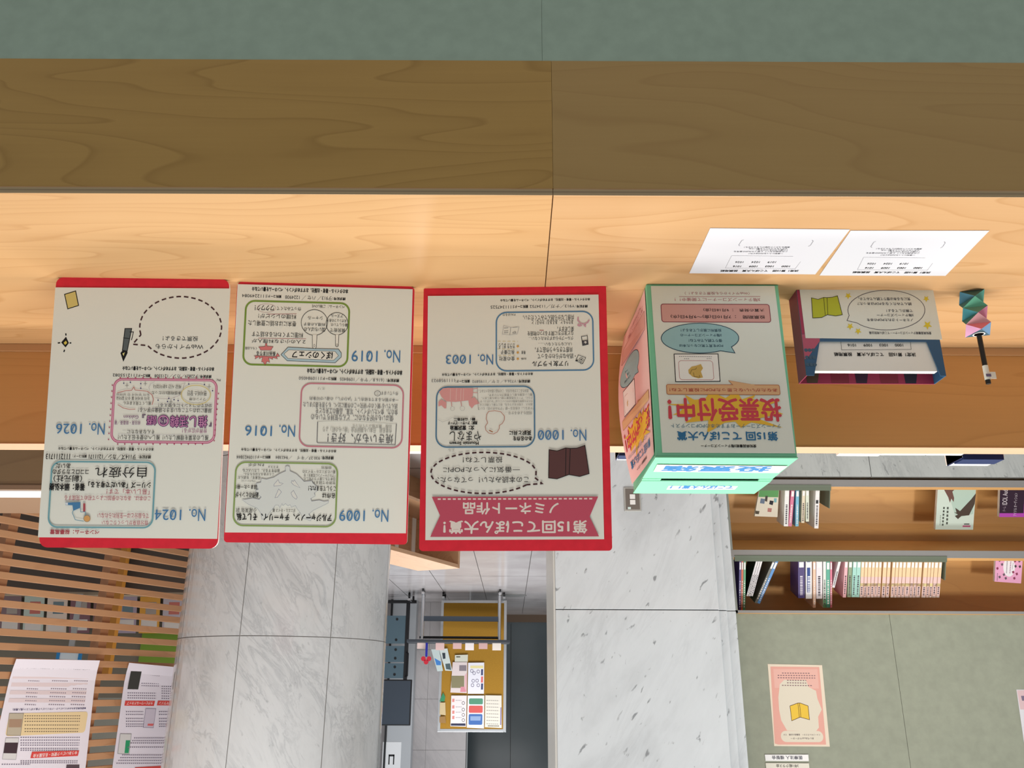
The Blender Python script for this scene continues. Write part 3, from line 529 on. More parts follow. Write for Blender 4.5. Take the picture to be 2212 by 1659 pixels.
  ('F',[127.5,181.5,120.8,175.5,112.3,174.8,69.9,176.0,70.3,189.7,77.4,196.5,99.4,198.9,115.4,197.9,123.1,190.1],'e2a29f'),
  ('F',[128.1,198.6,123.1,194.4,114.6,199.6,114.9,209.8,117.8,209.8,123.0,204.6,128.0,206.3],'e2a29f'),
  ('F',[78.3,193.1,67.3,191.5,58.8,201.8,67.2,204.3,71.8,210.2,76.5,205.0],'e2a29f'),
  ('P',[108.1,176.1,108.5,196.2],0.76,'eccac4',0,0.0),
  ('P',[97.9,176.2,98.4,196.3],0.76,'eccac4',0,0.0),
  ('P',[90.3,176.3,90.8,196.4],0.76,'eccac4',0,0.0),
  ('P',[86.0,176.3,86.5,196.4],0.76,'eccac4',0,0.0),
  ('P',[106.5,198.8,105.6,206.5],1.18,'d89a98',0,0.0),
  ('P',[90.5,198.1,89.1,206.6],1.18,'d89a98',0,0.0),
  ('P',[70.8,177.3,62.3,176.1],1.19,'d89a98',0,0.0),
  ('P',[70.3,183.3,62.7,183.8],1.18,'d89a98',0,0.0),
  ('P',[62.7,174.4,62.2,193.2,60.9,212.8],0.59,'b09a98',0,0.0),
  ('P',[100.9,210.4,101.0,211.2,101.4,212.1,101.9,212.8,102.6,213.3,103.4,213.6,104.3,213.7,105.1,213.6,106.0,213.3,106.7,212.7,107.2,212.0,107.6,211.2,107.7,210.3,107.6,209.4,107.2,208.6,106.7,207.9,106.0,207.4,105.2,207.0,104.3,206.9,103.5,207.1,102.6,207.4,101.9,208.0,101.4,208.7,101.0,209.5,100.9,210.4],0.42,'b4b4b4',1,0.0),
  ('P',[84.0,210.1,84.2,211.1,84.5,212.0,85.1,212.8,85.9,213.4,86.8,213.8,87.8,213.9,88.8,213.7,89.7,213.4,90.5,212.7,91.1,211.9,91.5,211.0,91.6,210.0,91.5,209.0,91.2,208.1,90.6,207.3,89.8,206.7,88.9,206.3,87.9,206.2,86.9,206.4,86.0,206.7,85.2,207.4,84.6,208.2,84.2,209.1,84.0,210.1],0.42,'b4b4b4',1,0.0),
  ('P',[128.5,228.4,120.9,232.7,113.4,230.2,105.0,225.2,95.7,224.4],0.42,'b4b4b4',0,0.0),
  ('T','、読まれることがある方は、この作品と読み比べてみて、',17.1,181.1,86.9,5.4,'8a8a88',0),
  ('T','難しい言葉も易しく表現されています。',7.8,187.8,74.1,4.1,'8a8a88',0),
  ('T','さらに、アートな色鉛筆で描いた絵も楽しめて、',13.1,193.1,86.3,3.7,'8a8a88',0),
  ('T','それぞれ独特な表現のかわいいことば「かぷかぷ」の',14.0,198.6,87.9,3.7,'8a8a88',0),
  ('T','読み人\u3000と知れるようなる。信じて楽しく読むには',14.6,204.3,88.3,3.9,'8a8a88',0),
  ('T','「やまなし」の有名な一節「クラムボンは」という',15.0,210.8,92.4,4.5,'8a8a88',0),
  ('T','何回もよめるかな…',-6.4,218.8,44.4,5.3,'8a8a88',0),
  ('T','やまなし',82.5,256.8,53.0,16.4,'1c1c1e',0),
  ('T','Mountain Stream',84.4,268.7,48.6,5.3,'1c1c1e',3),
  ('T','文：宮沢賢治',87.8,243.0,40.7,7.8,'1c1c1e',3),
  ('T','英訳：アーサー・ビナード',87.0,234.7,49.2,5.8,'1c1c1e',3),
  ('T','絵：山村浩二',84.1,228.6,35.8,5.3,'1c1c1e',3),
  ('T','あの名作を',-12.5,261.6,31.7,7.8,'1c1c1e',2),
  ('T','英訳と共に',-8.8,251.9,36.7,8.1,'1c1c1e',2),
  ('P',[45.2,235.0,47.8,228.2,46.9,220.6,43.6,215.5,33.5,214.3,23.4,216.5,17.5,223.4,17.5,230.1,20.9,236.0,25.9,239.3,25.9,244.4,29.3,250.3,35.9,253.6,43.5,251.9,48.5,246.8,49.4,240.9,46.0,235.8],0.84,'b5705c',1,0.0),
  ('P',[42.7,247.2,36.8,250.2],1.51,'a8683c',0,0.0),
  ('T','No.',-105.3,256.3,25.7,18.8,'4f7fae',0),
  ('T','1000',-59.3,255.8,42.9,16.7,'4f7fae',0),
  ('P',[-64.7,261.9,-70.4,249.7],1.4,'4f7fae',0,0.0),
  ('P',[-53.0,261.9,-58.7,249.6],1.4,'4f7fae',0,0.0),
  ('P',[-40.2,261.8,-45.9,249.6],1.4,'4f7fae',0,0.0),
  ('T','エル',105.3,280.0,11.0,4.7,'a0a09c',0),
  ('P',[-19.0,337.7,-11.0,341.5,-1.5,344.7,9.0,347.4,20.5,349.5,32.7,350.9,45.3,351.6,58.0,351.5,70.6,350.8,82.9,349.3,94.4,347.1,105.1,344.3,114.6,340.9,122.8,337.1,129.5,332.8,134.4,328.2,137.6,323.3,138.9,318.3,138.4,313.4,135.9,308.5,131.6,303.8,125.6,299.4,118.0,295.4,108.9,291.9,98.5,289.0,87.2,286.7,75.1,285.1,62.4,284.2,49.6,284.1,36.8,284.7,24.4,286.0,12.5,288.0,1.6,290.7,-8.3,293.9,-16.8,297.7,-23.8,301.9,-29.2,306.4,-32.8,311.2,-34.6,316.2,-34.5,321.1,-32.5,326.0,-44.5,335.9],2.63,'4b2f33',1,7.1),
  ('T','投票してね！',53.5,296.5,65.6,9.8,'26262c',0),
  ('T','一番気に入ったPOPに',55.4,312.8,127.0,9.8,'26262c',0),
  ('T','この本読みたい！ってなった、',53.0,329.4,150.0,10.5,'26262c',0),
  ('F',[-56.4,280.2,-69.6,282.6,-83.6,277.6,-91.4,278.4,-102.2,278.1,-115.5,273.6,-121.6,320.1,-106.1,324.7,-88.4,321.5,-69.0,328.4,-55.1,326.7],'60403f'),
  ('P',[-56.4,280.2,-69.6,282.6,-83.6,277.6,-91.4,278.4,-102.2,278.1,-115.5,273.6,-121.6,320.1,-106.1,324.7,-88.4,321.5,-69.0,328.4,-55.1,326.7],1.09,'1c1c1e',1,0.0),
  ('P',[-84.4,278.0,-83.0,323.0],1.09,'1c1c1e',0,0.0),
  ('P',[-91.4,278.4,-88.9,321.5],1.09,'1c1c1e',0,0.0),
  ('F',[136.8,356.7,-135.5,357.5,-121.1,389.7,-135.7,421.4,138.4,421.5,122.7,387.4],'c65468'),
  ('P',[127.0,360.5,-128.5,360.8],2.33,'eee2d6',0,5.1),
  ('T','ノミネート作品',6.9,375.9,157.2,20.0,'ece0d6',2),
  ('T','第15回てこぽん大賞！',0.1,406.3,234.8,21.9,'ece0d6',2)]),
 'bf':('bf',[-105.7, 3.2, 104.7, 4.3, 101.3, 296.3, -109.4, 296.5],[('T','（Webサイトからも投票できるよ！）',-6.9,17.6,109.2,5.5,'a04050',0),
  ('T','3階ティーンズコーナーにて開催中！！',-6.7,29.3,144.2,6.4,'b04055',0),
  ('P',[58.0,24.2,-79.4,23.3],0.71,'b04055',0,0.0),
  ('R',-92.7,37.9,89.4,70.7,4.2,1.27,'8a3a48','d9a69c'),
  ('T','大賞の発表\u3000：9月18日(金)',-32.4,48.4,102.1,6.6,'1c1c1e',1),
  ('T','投票期間\u3000：7月10日(金)～9月9日(水)',-4.7,60.9,157.9,7.4,'1c1c1e',1),
  ('F',[-4.4,122.4,4.0,124.3,13.0,125.6,22.4,126.4,31.8,126.6,41.1,126.2,50.2,125.3,58.8,123.8,66.7,121.8,73.8,119.3,79.9,116.4,84.9,113.2,88.7,109.6,91.1,105.9,92.2,102.0,91.9,98.0,90.2,94.1,87.2,90.3,82.8,86.7,77.3,83.4,70.6,80.5,63.0,77.9,54.7,75.9,45.7,74.3,36.4,73.4,26.9,73.0,17.3,73.2,8.1,74.0,-0.8,75.3,-9.0,77.2,-16.4,79.6,-22.8,82.4,-28.1,85.6,-32.2,89.1,-35.0,92.9,-36.4,96.7,-36.3,100.7,-35.0,104.6,-32.2,108.4,-28.1,112.1,-22.9,115.4,-27.9,126.2],'9cc4c6'),
  ('P',[-4.4,122.4,4.0,124.3,13.0,125.6,22.4,126.4,31.8,126.6,41.1,126.2,50.2,125.3,58.8,123.8,66.7,121.8,73.8,119.3,79.9,116.4,84.9,113.2,88.7,109.6,91.1,105.9,92.2,102.0,91.9,98.0,90.2,94.1,87.2,90.3,82.8,86.7,77.3,83.4,70.6,80.5,63.0,77.9,54.7,75.9,45.7,74.3,36.4,73.4,26.9,73.0,17.3,73.2,8.1,74.0,-0.8,75.3,-9.0,77.2,-16.4,79.6,-22.8,82.4,-28.1,85.6,-32.2,89.1,-35.0,92.9,-36.4,96.7,-36.3,100.7,-35.0,104.6,-32.2,108.4,-28.1,112.1,-22.9,115.4,-27.9,126.2],1.24,'27485c',1,0.0),
  ('T','投票所に展示してあるよ！',25.2,85.8,67.7,5.6,'27485c',1),
  ('T','3階ティーンズコーナーの',25.8,94.7,68.9,5.3,'27485c',1),
  ('T','借りて読んでみてね！',19.2,104.3,55.6,5.7,'27485c',1),
  ('T','POPを見て気になった本は',27.1,113.6,72.8,5.1,'27485c',1),
  ('F',[72.7,128.6,0.2,128.2,0.5,176.0,72.9,177.0],'f2f2ea'),
  ('P',[72.7,128.6,0.2,128.2,0.5,176.0,72.9,177.0],1.24,'1c1c1e',1,0.0),
  ('R',10.2,140.3,66.2,173.7,4.8,0.69,'b86a66',''),
  ('P',[64.7,132.7,10.9,133.0],0.97,'55555a',0,1.9),
  ('P',[56.7,136.8,48.4,136.8],0.96,'55555a',0,1.9),
  ('P',[19.5,136.6,11.9,136.6],0.96,'55555a',0,1.9),
  ('F',[51.1,156.5,45.2,150.6,38.2,149.1,29.8,146.1,26.9,153.5,30.7,159.3,28.0,169.5,35.6,171.3,45.0,168.2,50.8,162.3],'cfae5e'),
  ('P',[48.8,163.8,45.6,156.5,38.6,155.0,37.0,152.0],0.68,'6a5a30',0,0.0),
  ('P',[43.1,160.9,42.3,168.1,32.7,168.8,33.9,165.2],0.69,'6a5a30',0,0.0),
  ('R',-95.0,182.0,88.4,198.9,2.7,1.09,'b8744c','dcb284'),
  ('F',[-13.3,174.7,-20.1,182.7,-54.9,181.9],'dcb284'),
  ('P',[-13.3,174.7,-20.1,182.7,-54.9,181.9],0.82,'b8744c',1,0.0),
  ('F',[-20.2,181.2,-55.0,181.0,-54.7,184.7,-19.9,184.8],'dcb284'),
  ('T','あなたがいいなと思ったPOPに投票してね！',-3.4,191.2,174.8,6.1,'b0483c',1),
  ('F',[59.3,199.6,45.0,208.1,27.3,206.6,22.0,199.4,5.7,199.3,-6.1,205.0,-14.0,199.3,-28.2,199.2,-32.3,207.0,-54.7,199.1,-50.0,206.2,-64.4,211.2,-95.0,209.6,-76.2,215.4,-82.0,225.3,-96.8,231.6,-83.9,233.1,-55.0,239.6,-93.8,254.8,-43.7,245.9,-26.8,255.1,-18.3,244.6,-0.7,246.8,28.0,263.7,24.5,242.7,62.4,247.1,46.9,235.8,62.8,233.0,81.7,233.8,67.9,227.4,62.0,220.3,90.8,215.4,52.2,215.3],'e8bb40'),
  ('T','投票受付中！',-2.8,224.8,182.8,40.1,'cf4a55',2),
  ('T','ティーンズコーナーおすすめ本のPOPコンテスト',-2.9,252.2,175.6,7.4,'3a7088',0),
  ('T','第15回 てこぽん大賞',-3.9,268.9,160.8,15.7,'33719c',2),
  ('T','愛知県図書館3階ティーンズコーナー',-4.3,285.1,87.7,5.2,'1c1c1e',2)]),
 'bt1':('bt',[-109.2, 41.3, 104.0, 35.7, 102.5, 83.4, -108.1, 88.4],[('T','投票箱',2.0,61.1,178.5,38.2,'3f7fb8',3)]),
 'bt2':('bt',[-65.0, 179.1, 59.2, 174.9, 57.7, 218.4, -66.0, 216.0],[('T','てこぽん大賞！！',-2.9,196.8,114.6,28.1,'3f7fb8',2)]),
 'tf':('tf',[-119.4, -4.0, 110.6, -2.4, 110.5, 90.3, -119.6, 92.1],[('P',[31.5,48.1,32.7,42.8,32.4,37.4,30.7,31.9,27.7,26.6,23.4,21.6,17.8,16.9,11.1,12.6,3.5,8.8,-5.0,5.7,-14.1,3.3,-23.5,1.6,-33.2,0.7,-42.9,0.6,-52.4,1.4,-61.5,2.9,-70.0,5.1,-77.6,8.1,-84.3,11.7,-89.9,15.9,-94.3,20.5,-97.3,25.5,-99.0,30.8,-99.2,36.2,-98.1,41.6,-95.5,46.9,-91.7,52.1,-86.6,56.9,-80.4,61.3,-73.2,65.2,-65.2,68.5,-56.5,71.2,-47.3,73.2,-37.8,74.4,-28.3,74.9,-18.8,74.6,-9.6,73.5,-1.0,71.6,7.0,69.1,14.2,65.9,20.3,62.0,36.5,57.9],1.0,'4a4450',1,0.0),
  ('T','気になる本は借りて読んでみてネ。',-32.7,17.0,89.1,6.0,'3c3a44',1),
  ('T','読んでみたくなるPOPはあった？',-31.7,26.3,92.5,5.7,'3c3a44',1),
  ('T','で展示してるよ！',-55.6,39.0,45.0,5.2,'3c3a44',1),
  ('T','3階ティーンズコーナー',-46.9,47.4,62.8,5.3,'3c3a44',1),
  ('T','ノミネートされたPOPの本を',-36.7,56.4,79.0,5.4,'3c3a44',1),
  ('T','愛知県図書館ティーンズコーナー・てこぽん特別企画',-50.5,80.4,104.8,5.1,'3c3a44',1),
  ('F',[29.5,18.2,30.5,13.8,34.7,13.6,31.0,10.7,31.5,6.2,28.3,8.8,24.4,6.1,26.1,10.7,23.2,13.6,27.5,13.8],'e6d03e'),
  ('F',[-103.6,22.8,-102.8,18.6,-98.8,18.4,-102.4,15.7,-102.0,11.4,-105.0,13.8,-108.8,11.3,-107.0,15.6,-109.7,18.4,-105.7,18.6],'e6d03e'),
  ('F',[33.5,75.5,34.5,71.0,38.8,70.8,35.0,67.8,35.6,63.2,32.3,65.8,28.2,63.2,30.0,67.8,27.0,70.8,31.4,71.0],'e6d03e'),
  ('F',[21.2,83.9,22.1,79.6,26.2,79.5,22.6,76.6,23.1,72.2,19.9,74.7,16.1,72.2,17.8,76.6,14.9,79.4,19.1,79.6],'e6d03e'),
  ('F',[-97.5,74.4,-96.4,68.7,-90.8,68.5,-95.8,64.7,-95.3,58.8,-99.4,62.1,-104.6,58.7,-102.2,64.6,-106.0,68.4,-100.3,68.7],'e6d03e'),
  ('F',[92.1,15.8,81.0,18.6,71.2,14.9,65.5,15.2,56.1,14.4,47.1,11.6,43.2,47.0,54.6,49.4,68.6,47.1,79.3,52.6,94.3,53.5],'bcc43c'),
  ('P',[92.1,15.8,81.0,18.6,71.2,14.9,65.5,15.2,56.1,14.4,47.1,11.6,43.2,47.0,54.6,49.4,68.6,47.1,79.3,52.6,94.3,53.5],1.01,'3a3a24',1,0.0),
  ('P',[71.2,14.9,72.3,47.9],0.86,'3a3a24',0,0.0),
  ('P',[65.5,15.2,67.9,47.1],0.86,'3a3a24',0,0.0)]),
 'tb':('tb',None,[('T','決定！第15回\u3000てこぽん大賞\u3000投票用紙',-4.2,118.0,137.6,7.0,'1c1c1e',2),
  ('T','1000',-47.2,100.9,13.9,4.9,'1c1c1e',1),
  ('T','1003',-21.0,101.0,13.9,4.9,'1c1c1e',1),
  ('T','1009',5.7,101.2,13.9,4.9,'1c1c1e',1),
  ('T','1016',32.6,101.3,13.9,4.9,'1c1c1e',1),
  ('P',[49.9,88.5,50.8,109.9,-66.4,108.6,-67.7,88.7],0.57,'55555a',0,0.0)]),
 's1':('s1',[-103.1, 75.3, 106.0, 71.7, 102.5, -74.8, -106.8, -71.0],[('T','決定！第15回\u3000てこぽん大賞\u3000投票用紙',-7.4,62.7,128.3,6.8,'1c1c1e',3),
  ('P',[50.5,10.6,50.8,52.8,-63.6,54.8,-64.8,30.2],0.4,'707076',0,0.0),
  ('P',[50.5,10.6,-47.4,12.5],0.4,'707076',0,0.0),
  ('T','1026',33.1,32.3,13.2,5.7,'1c1c1e',1),
  ('T','1024',6.8,32.2,13.2,5.7,'1c1c1e',1),
  ('T','1019',-19.1,32.2,13.2,5.7,'1c1c1e',1),
  ('T','1016',33.4,46.7,13.3,5.8,'1c1c1e',1),
  ('T','1009',7.0,46.7,13.3,5.8,'1c1c1e',1),
  ('T','1003',-19.3,46.6,13.3,5.8,'1c1c1e',1),
  ('T','1000',-45.7,46.6,13.3,5.8,'1c1c1e',1),
  ('T','一番気に入ったPOPはどれ？',-1.6,3.2,54.3,3.8,'55555c',1),
  ('T','この本読みたい！と思ったPOPの番号を',8.6,-3.4,84.0,3.8,'55555c',1),
  ('T','1つ選んで○をつけてね！',-7.8,-8.3,48.4,3.8,'55555c',1),
  ('T','よかったらコメントも書いてね',-0.7,-12.6,59.9,3.8,'55555c',1),
  ('T','素敵なコメントは紹介しちゃうかも！',2.2,-17.4,70.8,3.7,'55555c',1),
  ('P',[44.1,-40.9,46.6,-38.1,47.7,-24.0,45.1,-21.3],0.51,'707076',0,0.0),
  ('P',[-60.4,-39.4,-63.3,-36.3,-63.1,-23.3,-60.9,-19.8],0.51,'707076',0,0.0)]),
 's2':('s2',[-107.0, 72.6, 102.0, 74.0, 105.6, -73.0, -101.4, -75.1],[('T','決定！第15回\u3000てこぽん大賞\u3000投票用紙',-12.4,61.4,128.5,6.9,'1c1c1e',3),
  ('P',[53.8,9.7,47.4,52.1,-67.5,52.9,-64.8,28.2],0.4,'707076',0,0.0),
  ('P',[53.8,9.7,-44.6,10.6],0.4,'707076',0,0.0),
  ('T','1026',32.9,31.3,13.2,5.7,'1c1c1e',1),
  ('T','1024',6.6,31.0,13.2,5.7,'1c1c1e',1),
  ('T','1019',-19.4,30.7,13.2,5.7,'1c1c1e',1),
  ('T','1016',30.9,45.8,13.3,5.8,'1c1c1e',1),
  ('T','1009',4.5,45.5,13.3,5.8,'1c1c1e',1),
  ('T','1003',-21.8,45.2,13.3,5.8,'1c1c1e',1),
  ('T','1000',-48.2,44.9,13.3,5.8,'1c1c1e',1),
  ('T','一番気に入ったPOPはどれ？',2.7,1.7,54.3,3.8,'55555c',1),
  ('T','この本読みたい！と思ったPOPの番号を',13.9,-4.8,84.0,3.8,'55555c',1),
  ('T','1つ選んで○をつけてね！',-1.7,-9.8,48.4,3.8,'55555c',1),
  ('T','よかったらコメントも書いてね',6.1,-14.1,60.0,3.8,'55555c',1),
  ('T','素敵なコメントは紹介しちゃうかも！',9.8,-18.9,70.9,3.7,'55555c',1),
  ('P',[55.5,-42.1,57.5,-39.2,56.3,-25.0,53.3,-22.4],0.51,'707076',0,0.0),
  ('P',[-49.5,-41.7,-52.9,-38.6,-54.7,-25.4,-53.1,-22.0],0.51,'707076',0,0.0)]),
 'wp1':('wp',[-89.1, -50.3, 136.0, -53.7, 140.3, 259.8, -83.3, 261.0],[('F',[-76.2,-42.6,125.6,-43.8,137.0,250.4,122.9,254.3,-69.1,253.6],'e2a99c'),
  ('F',[-67.8,-34.6,114.6,-33.9,116.0,39.3,-64.9,41.4],'e6b6aa'),
  ('F',[74.2,8.3,-15.2,8.0,-24.0,36.0,-52.0,49.8,-54.4,80.4,-67.2,121.8,-49.3,149.3,-47.4,190.2,-34.1,203.9,82.5,201.6,102.0,163.6,106.6,122.5,104.8,75.5,93.7,25.2],'ded6c4'),
  ('R',-61.1,202.7,109.6,244.6,20.5,0.0,'ded6c4','ded6c4'),
  ('T','あいちBookサポーター',24.4,231.1,93.3,8.1,'55484e',1),
  ('T','イメージキャラクター\u3000図書館の妖精\u3000です',24.3,216.9,148.9,6.8,'55484e',1),
  ('P',[80.3,-18.5,-36.0,-17.8],3.58,'8a6e72',0,6.6),
  ('P',[99.2,-9.1,-55.8,-8.6],3.58,'8a6e72',0,6.6),
  ('P',[100.1,-0.0,-54.8,0.5],3.58,'8a6e72',0,6.6),
  ('P',[62.4,9.7,-16.4,10.5],3.57,'8a6e72',0,6.6),
  ('P',[63.4,19.5,-15.3,20.3],3.57,'8a6e72',0,6.5),
  ('P',[85.3,29.4,-39.5,30.0],3.57,'8a6e72',0,6.5),
  ('F',[60.9,108.6,27.3,97.4,18.4,97.3,-12.8,108.3,-12.8,160.4,24.3,151.0,59.6,164.8],'e8c24a'),
  ('P',[60.9,108.6,27.3,97.4,18.4,97.3,-12.8,108.3,-12.8,160.4,24.3,151.0,59.6,164.8],2.07,'5a4030',1,0.0),
  ('P',[27.4,98.8,27.3,151.0],1.77,'5a4030',0,0.0),
  ('P',[20.9,98.7,20.8,151.0],1.77,'5a4030',0,0.0)]),
 'wp2':('wp',[7.8, 290.5, 181.7, 291.2, 181.0, 314.6, 8.2, 314.4],[('T','医療法人 福智会',94.4,302.0,121.6,13.8,'5a5a66',1)]),
 'wp3':('wp',[9.1, 322.4, 181.7, 322.0, 180.9, 348.9, 8.6, 348.7],[('T','3年1組クラス会',96.1,332.1,89.5,11.9,'6a6a66',1)]),
 'wp4':('wp',[-1121.6, 41.7, -875.7, 42.1, -862.6, 341.3, -1104.5, 340.4],[('F',[-1120.9,44.6,-877.8,44.5,-876.3,118.3,-1110.8,118.8],'d8bcc0'),
  ('F',[-961.1,65.7,-889.7,66.0,-890.6,84.9,-960.4,84.6],'7a7086')]),
 'lp1':('lp',[-455.5, 38.4, -61.1, 44.0, -42.1, 563.8, -491.6, 609.8],[('T','※この記事は図書館のイベントなどについて、展示期間中にご案内しています。',-255.5,74.6,340.1,9.7,'77707c',0),
  ('P',[-353.3,90.8,-424.9,91.1],4.08,'8a7c88',0,6.3),
  ('P',[-247.4,92.7,-322.1,92.8],3.87,'8a7c88',0,6.0),
  ('P',[-138.6,94.6,-188.4,95.1],3.67,'8a7c88',0,5.7),
  ('F',[-423.5,98.2,-69.3,102.4,-68.7,117.5,-423.6,114.7],'e2cfd0'),
  ('P',[-353.8,106.7,-425.3,107.2],4.07,'8a7c88',0,6.3),
  ('P',[-248.1,108.2,-322.7,108.6],3.87,'8a7c88',0,6.0),
  ('P',[-139.4,109.7,-189.1,110.4],3.67,'8a7c88',0,5.7),
  ('P',[-354.3,122.5,-425.8,123.3],4.07,'8a7c88',0,6.3),
  ('P',[-248.7,123.6,-323.3,124.3],3.86,'8a7c88',0,6.0),
  ('P',[-140.2,124.7,-189.9,125.6],3.66,'8a7c88',0,5.7),
  ('F',[-424.4,130.4,-70.6,131.9,-70.0,147.0,-424.5,146.8],'e2cfd0'),
  ('P',[-354.9,138.3,-426.2,139.4],4.06,'8a7c88',0,6.3),
  ('P',[-249.4,139.0,-323.9,140.0],3.86,'8a7c88',0,6.0),
  ('P',[-141.0,139.7,-190.6,140.8],3.66,'8a7c88',0,5.7),
  ('P',[-355.4,154.1,-426.7,155.4],4.06,'8a7c88',0,6.3),
  ('P',[-250.1,154.3,-324.4,155.6],3.86,'8a7c88',0,6.0),
  ('P',[-141.7,154.6,-191.3,155.9],3.65,'8a7c88',0,5.7),
  ('F',[-425.3,162.4,-71.8,161.3,-71.2,176.2,-425.4,178.8],'e2cfd0'),
  ('P',[-356.0,169.8,-427.1,171.4],4.05,'8a7c88',0,6.3),
  ('P',[-250.7,169.7,-325.0,171.2],3.85,'8a7c88',0,6.0),
  ('P',[-142.5,169.5,-192.1,171.0],3.65,'8a7c88',0,5.7),
  ('P',[-356.5,185.5,-427.6,187.3],4.05,'8a7c88',0,6.3),
  ('P',[-251.4,184.9,-325.6,186.7],3.85,'8a7c88',0,6.0),
  ('P',[-143.3,184.4,-192.8,186.0],3.65,'8a7c88',0,5.7),
  ('F',[-426.2,194.3,-73.1,190.5,-72.4,205.4,-426.3,210.5],'e2cfd0'),
  ('P',[-357.0,201.1,-428.0,203.2],4.04,'8a7c88',0,6.3),
  ('P',[-252.1,200.2,-326.2,202.2],3.84,'8a7c88',0,6.0),
  ('P',[-144.1,199.2,-193.5,201.1],3.64,'8a7c88',0,5.7),
  ('P',[-357.6,216.7,-428.5,219.0],4.04,'8a7c88',0,6.3),
  ('P',[-252.7,215.4,-326.7,217.7],3.84,'8a7c88',0,6.0),
  ('P',[-144.9,214.0,-194.2,216.0],3.64,'8a7c88',0,5.7),
  ('T','●愛知県生まれのオリンピック・パラリンピック金メダリスト(個人種目)',-266.1,232.0,338.8,9.6,'554f70',1),
  ('R',-449.7,246.4,-86.0,329.0,13.6,0.0,'e9cfa0','e9cfa0'),
  ('F',[-85.7,245.7,-147.2,246.9,-151.1,329.0,-91.5,325.0],'bdb09a'),
  ('P',[-85.7,245.7,-147.2,246.9,-151.1,329.0,-91.5,325.0],1.57,'77705e',1,0.0),
  ('F',[-90.3,266.6,-145.8,268.0,-147.3,298.6,-93.1,296.8],'a88a72'),
  ('P',[-153.3,256.3,-413.5,262.2],3.64,'7d6c58',0,6.5),
  ('P',[-155.5,266.6,-414.4,273.1],3.64,'7d6c58',0,6.5),
  ('P',[-157.7,276.9,-415.3,284.0],3.64,'7d6c58',0,6.5),
  ('P',[-160.7,290.5,-416.4,298.5],3.64,'7d6c58',0,6.5),
  ('P',[-163.7,304.2,-417.6,313.0],3.64,'7d6c58',0,6.5),
  ('P',[-165.9,314.4,-418.5,323.9],3.64,'7d6c58',0,6.5),
  ('F',[-89.9,334.8,-145.8,337.2,-150.3,415.6,-92.4,410.4],'d8d4d2'),
  ('P',[-89.9,334.8,-145.8,337.2,-150.3,415.6,-92.4,410.4],1.56,'9a9696',1,0.0),
  ('F',[-89.7,351.3,-146.6,354.0,-148.2,393.3,-92.3,389.2],'46343a'),
  ('P',[-152.6,335.8,-428.8,347.6],3.21,'807888',0,6.4),
  ('P',[-154.8,346.0,-429.6,358.4],3.21,'807888',0,6.4),
  ('P',[-157.0,356.2,-430.5,369.2],3.21,'807888',0,6.4),
  ('P',[-158.9,364.6,-431.2,378.2],3.21,'807888',0,6.4),
  ('P',[-161.4,376.4,-432.2,390.7],3.21,'807888',0,6.4),
  ('P',[-162.9,383.2,-432.8,397.9],3.21,'807888',0,6.4),
  ('P',[-171.3,421.9,-436.0,438.8],3.22,'807888',0,6.4),
  ('P',[-172.8,428.7,-436.6,445.9],3.22,'807888',0,6.4),
  ('F',[-214.7,391.1,-435.5,398.0,-433.6,419.2,-212.5,414.5],'d84a44'),
  ('T','ゆうあいピック愛知・名古屋大会',-324.3,406.5,204.0,14.0,'f2e6e2',1),
  ('P',[-93.5,429.0,-216.6,437.2],3.09,'807888',0,6.2),
  ('F',[-385.2,449.6,-448.3,453.8,-456.0,501.9,-388.5,496.6],'5a4a50')]),
 'lp2':('lp',[-936.8, 57.0, -615.6, 43.6, -624.3, 623.4, -983.0, 660.1],[('F',[-639.1,76.7,-700.6,76.7,-701.8,158.0,-640.8,157.3],'3c3c38'),
  ('F',[-650.3,94.3,-697.4,93.6,-696.3,129.4,-649.4,129.8],'7a8070'),
  ('P',[-708.8,97.4,-812.3,97.5],4.26,'807888',0,7.5),
  ('P',[-710.9,108.6,-814.4,108.9],4.26,'807888',0,7.4),
  ('P',[-712.9,119.3,-816.5,120.0],4.26,'807888',0,7.4),
  ('P',[-715.0,130.1,-818.5,130.9],4.26,'807888',0,7.4),
  ('P',[-717.0,140.4,-820.5,141.5],4.26,'807888',0,7.4),
  ('P',[-837.5,142.7,-923.2,143.9],4.48,'807888',0,7.8),
  ('P',[-839.3,152.9,-925.1,154.3],4.48,'807888',0,7.8),
  ('P',[-841.2,163.0,-927.0,164.7],4.48,'807888',0,7.8),
  ('P',[-843.1,173.2,-928.9,175.0],4.48,'807888',0,7.8),
  ('P',[-845.4,185.4,-931.1,187.5],4.48,'807888',0,7.8),
  ('P',[-847.3,195.6,-933.0,197.8],4.48,'807888',0,7.8),
  ('P',[-644.5,171.3,-809.8,173.2],4.11,'807888',0,7.2),
  ('P',[-646.6,182.2,-811.9,184.5],4.11,'807888',0,7.2),
  ('P',[-648.7,192.7,-813.9,195.4],4.11,'807888',0,7.2),
  ('F',[-638.1,203.9,-810.4,206.2,-806.4,228.6,-637.1,225.1],'d84a44'),
  ('T','ラグビーワールドカップ',-723.3,215.5,148.3,13.8,'f2e6e2',1),
  ('F',[-826.9,205.5,-928.9,207.2,-928.0,227.8,-824.1,226.4],'d84a44'),
  ('T','レスマラソン',-879.9,217.0,89.5,12.2,'f2e6e2',1),
  ('F',[-761.2,238.6,-821.3,240.8,-821.4,323.1,-761.6,319.1],'cfc6d4'),
  ('P',[-761.2,238.6,-821.3,240.8,-821.4,323.1,-761.6,319.1],2.15,'8a8298',1,0.0),
  ('F',[-785.4,304.2,-820.8,305.3,-817.2,315.0,-784.4,312.8],'d86a6a'),
  ('P',[-650.7,250.4,-748.9,252.2],4.09,'807888',0,7.2),
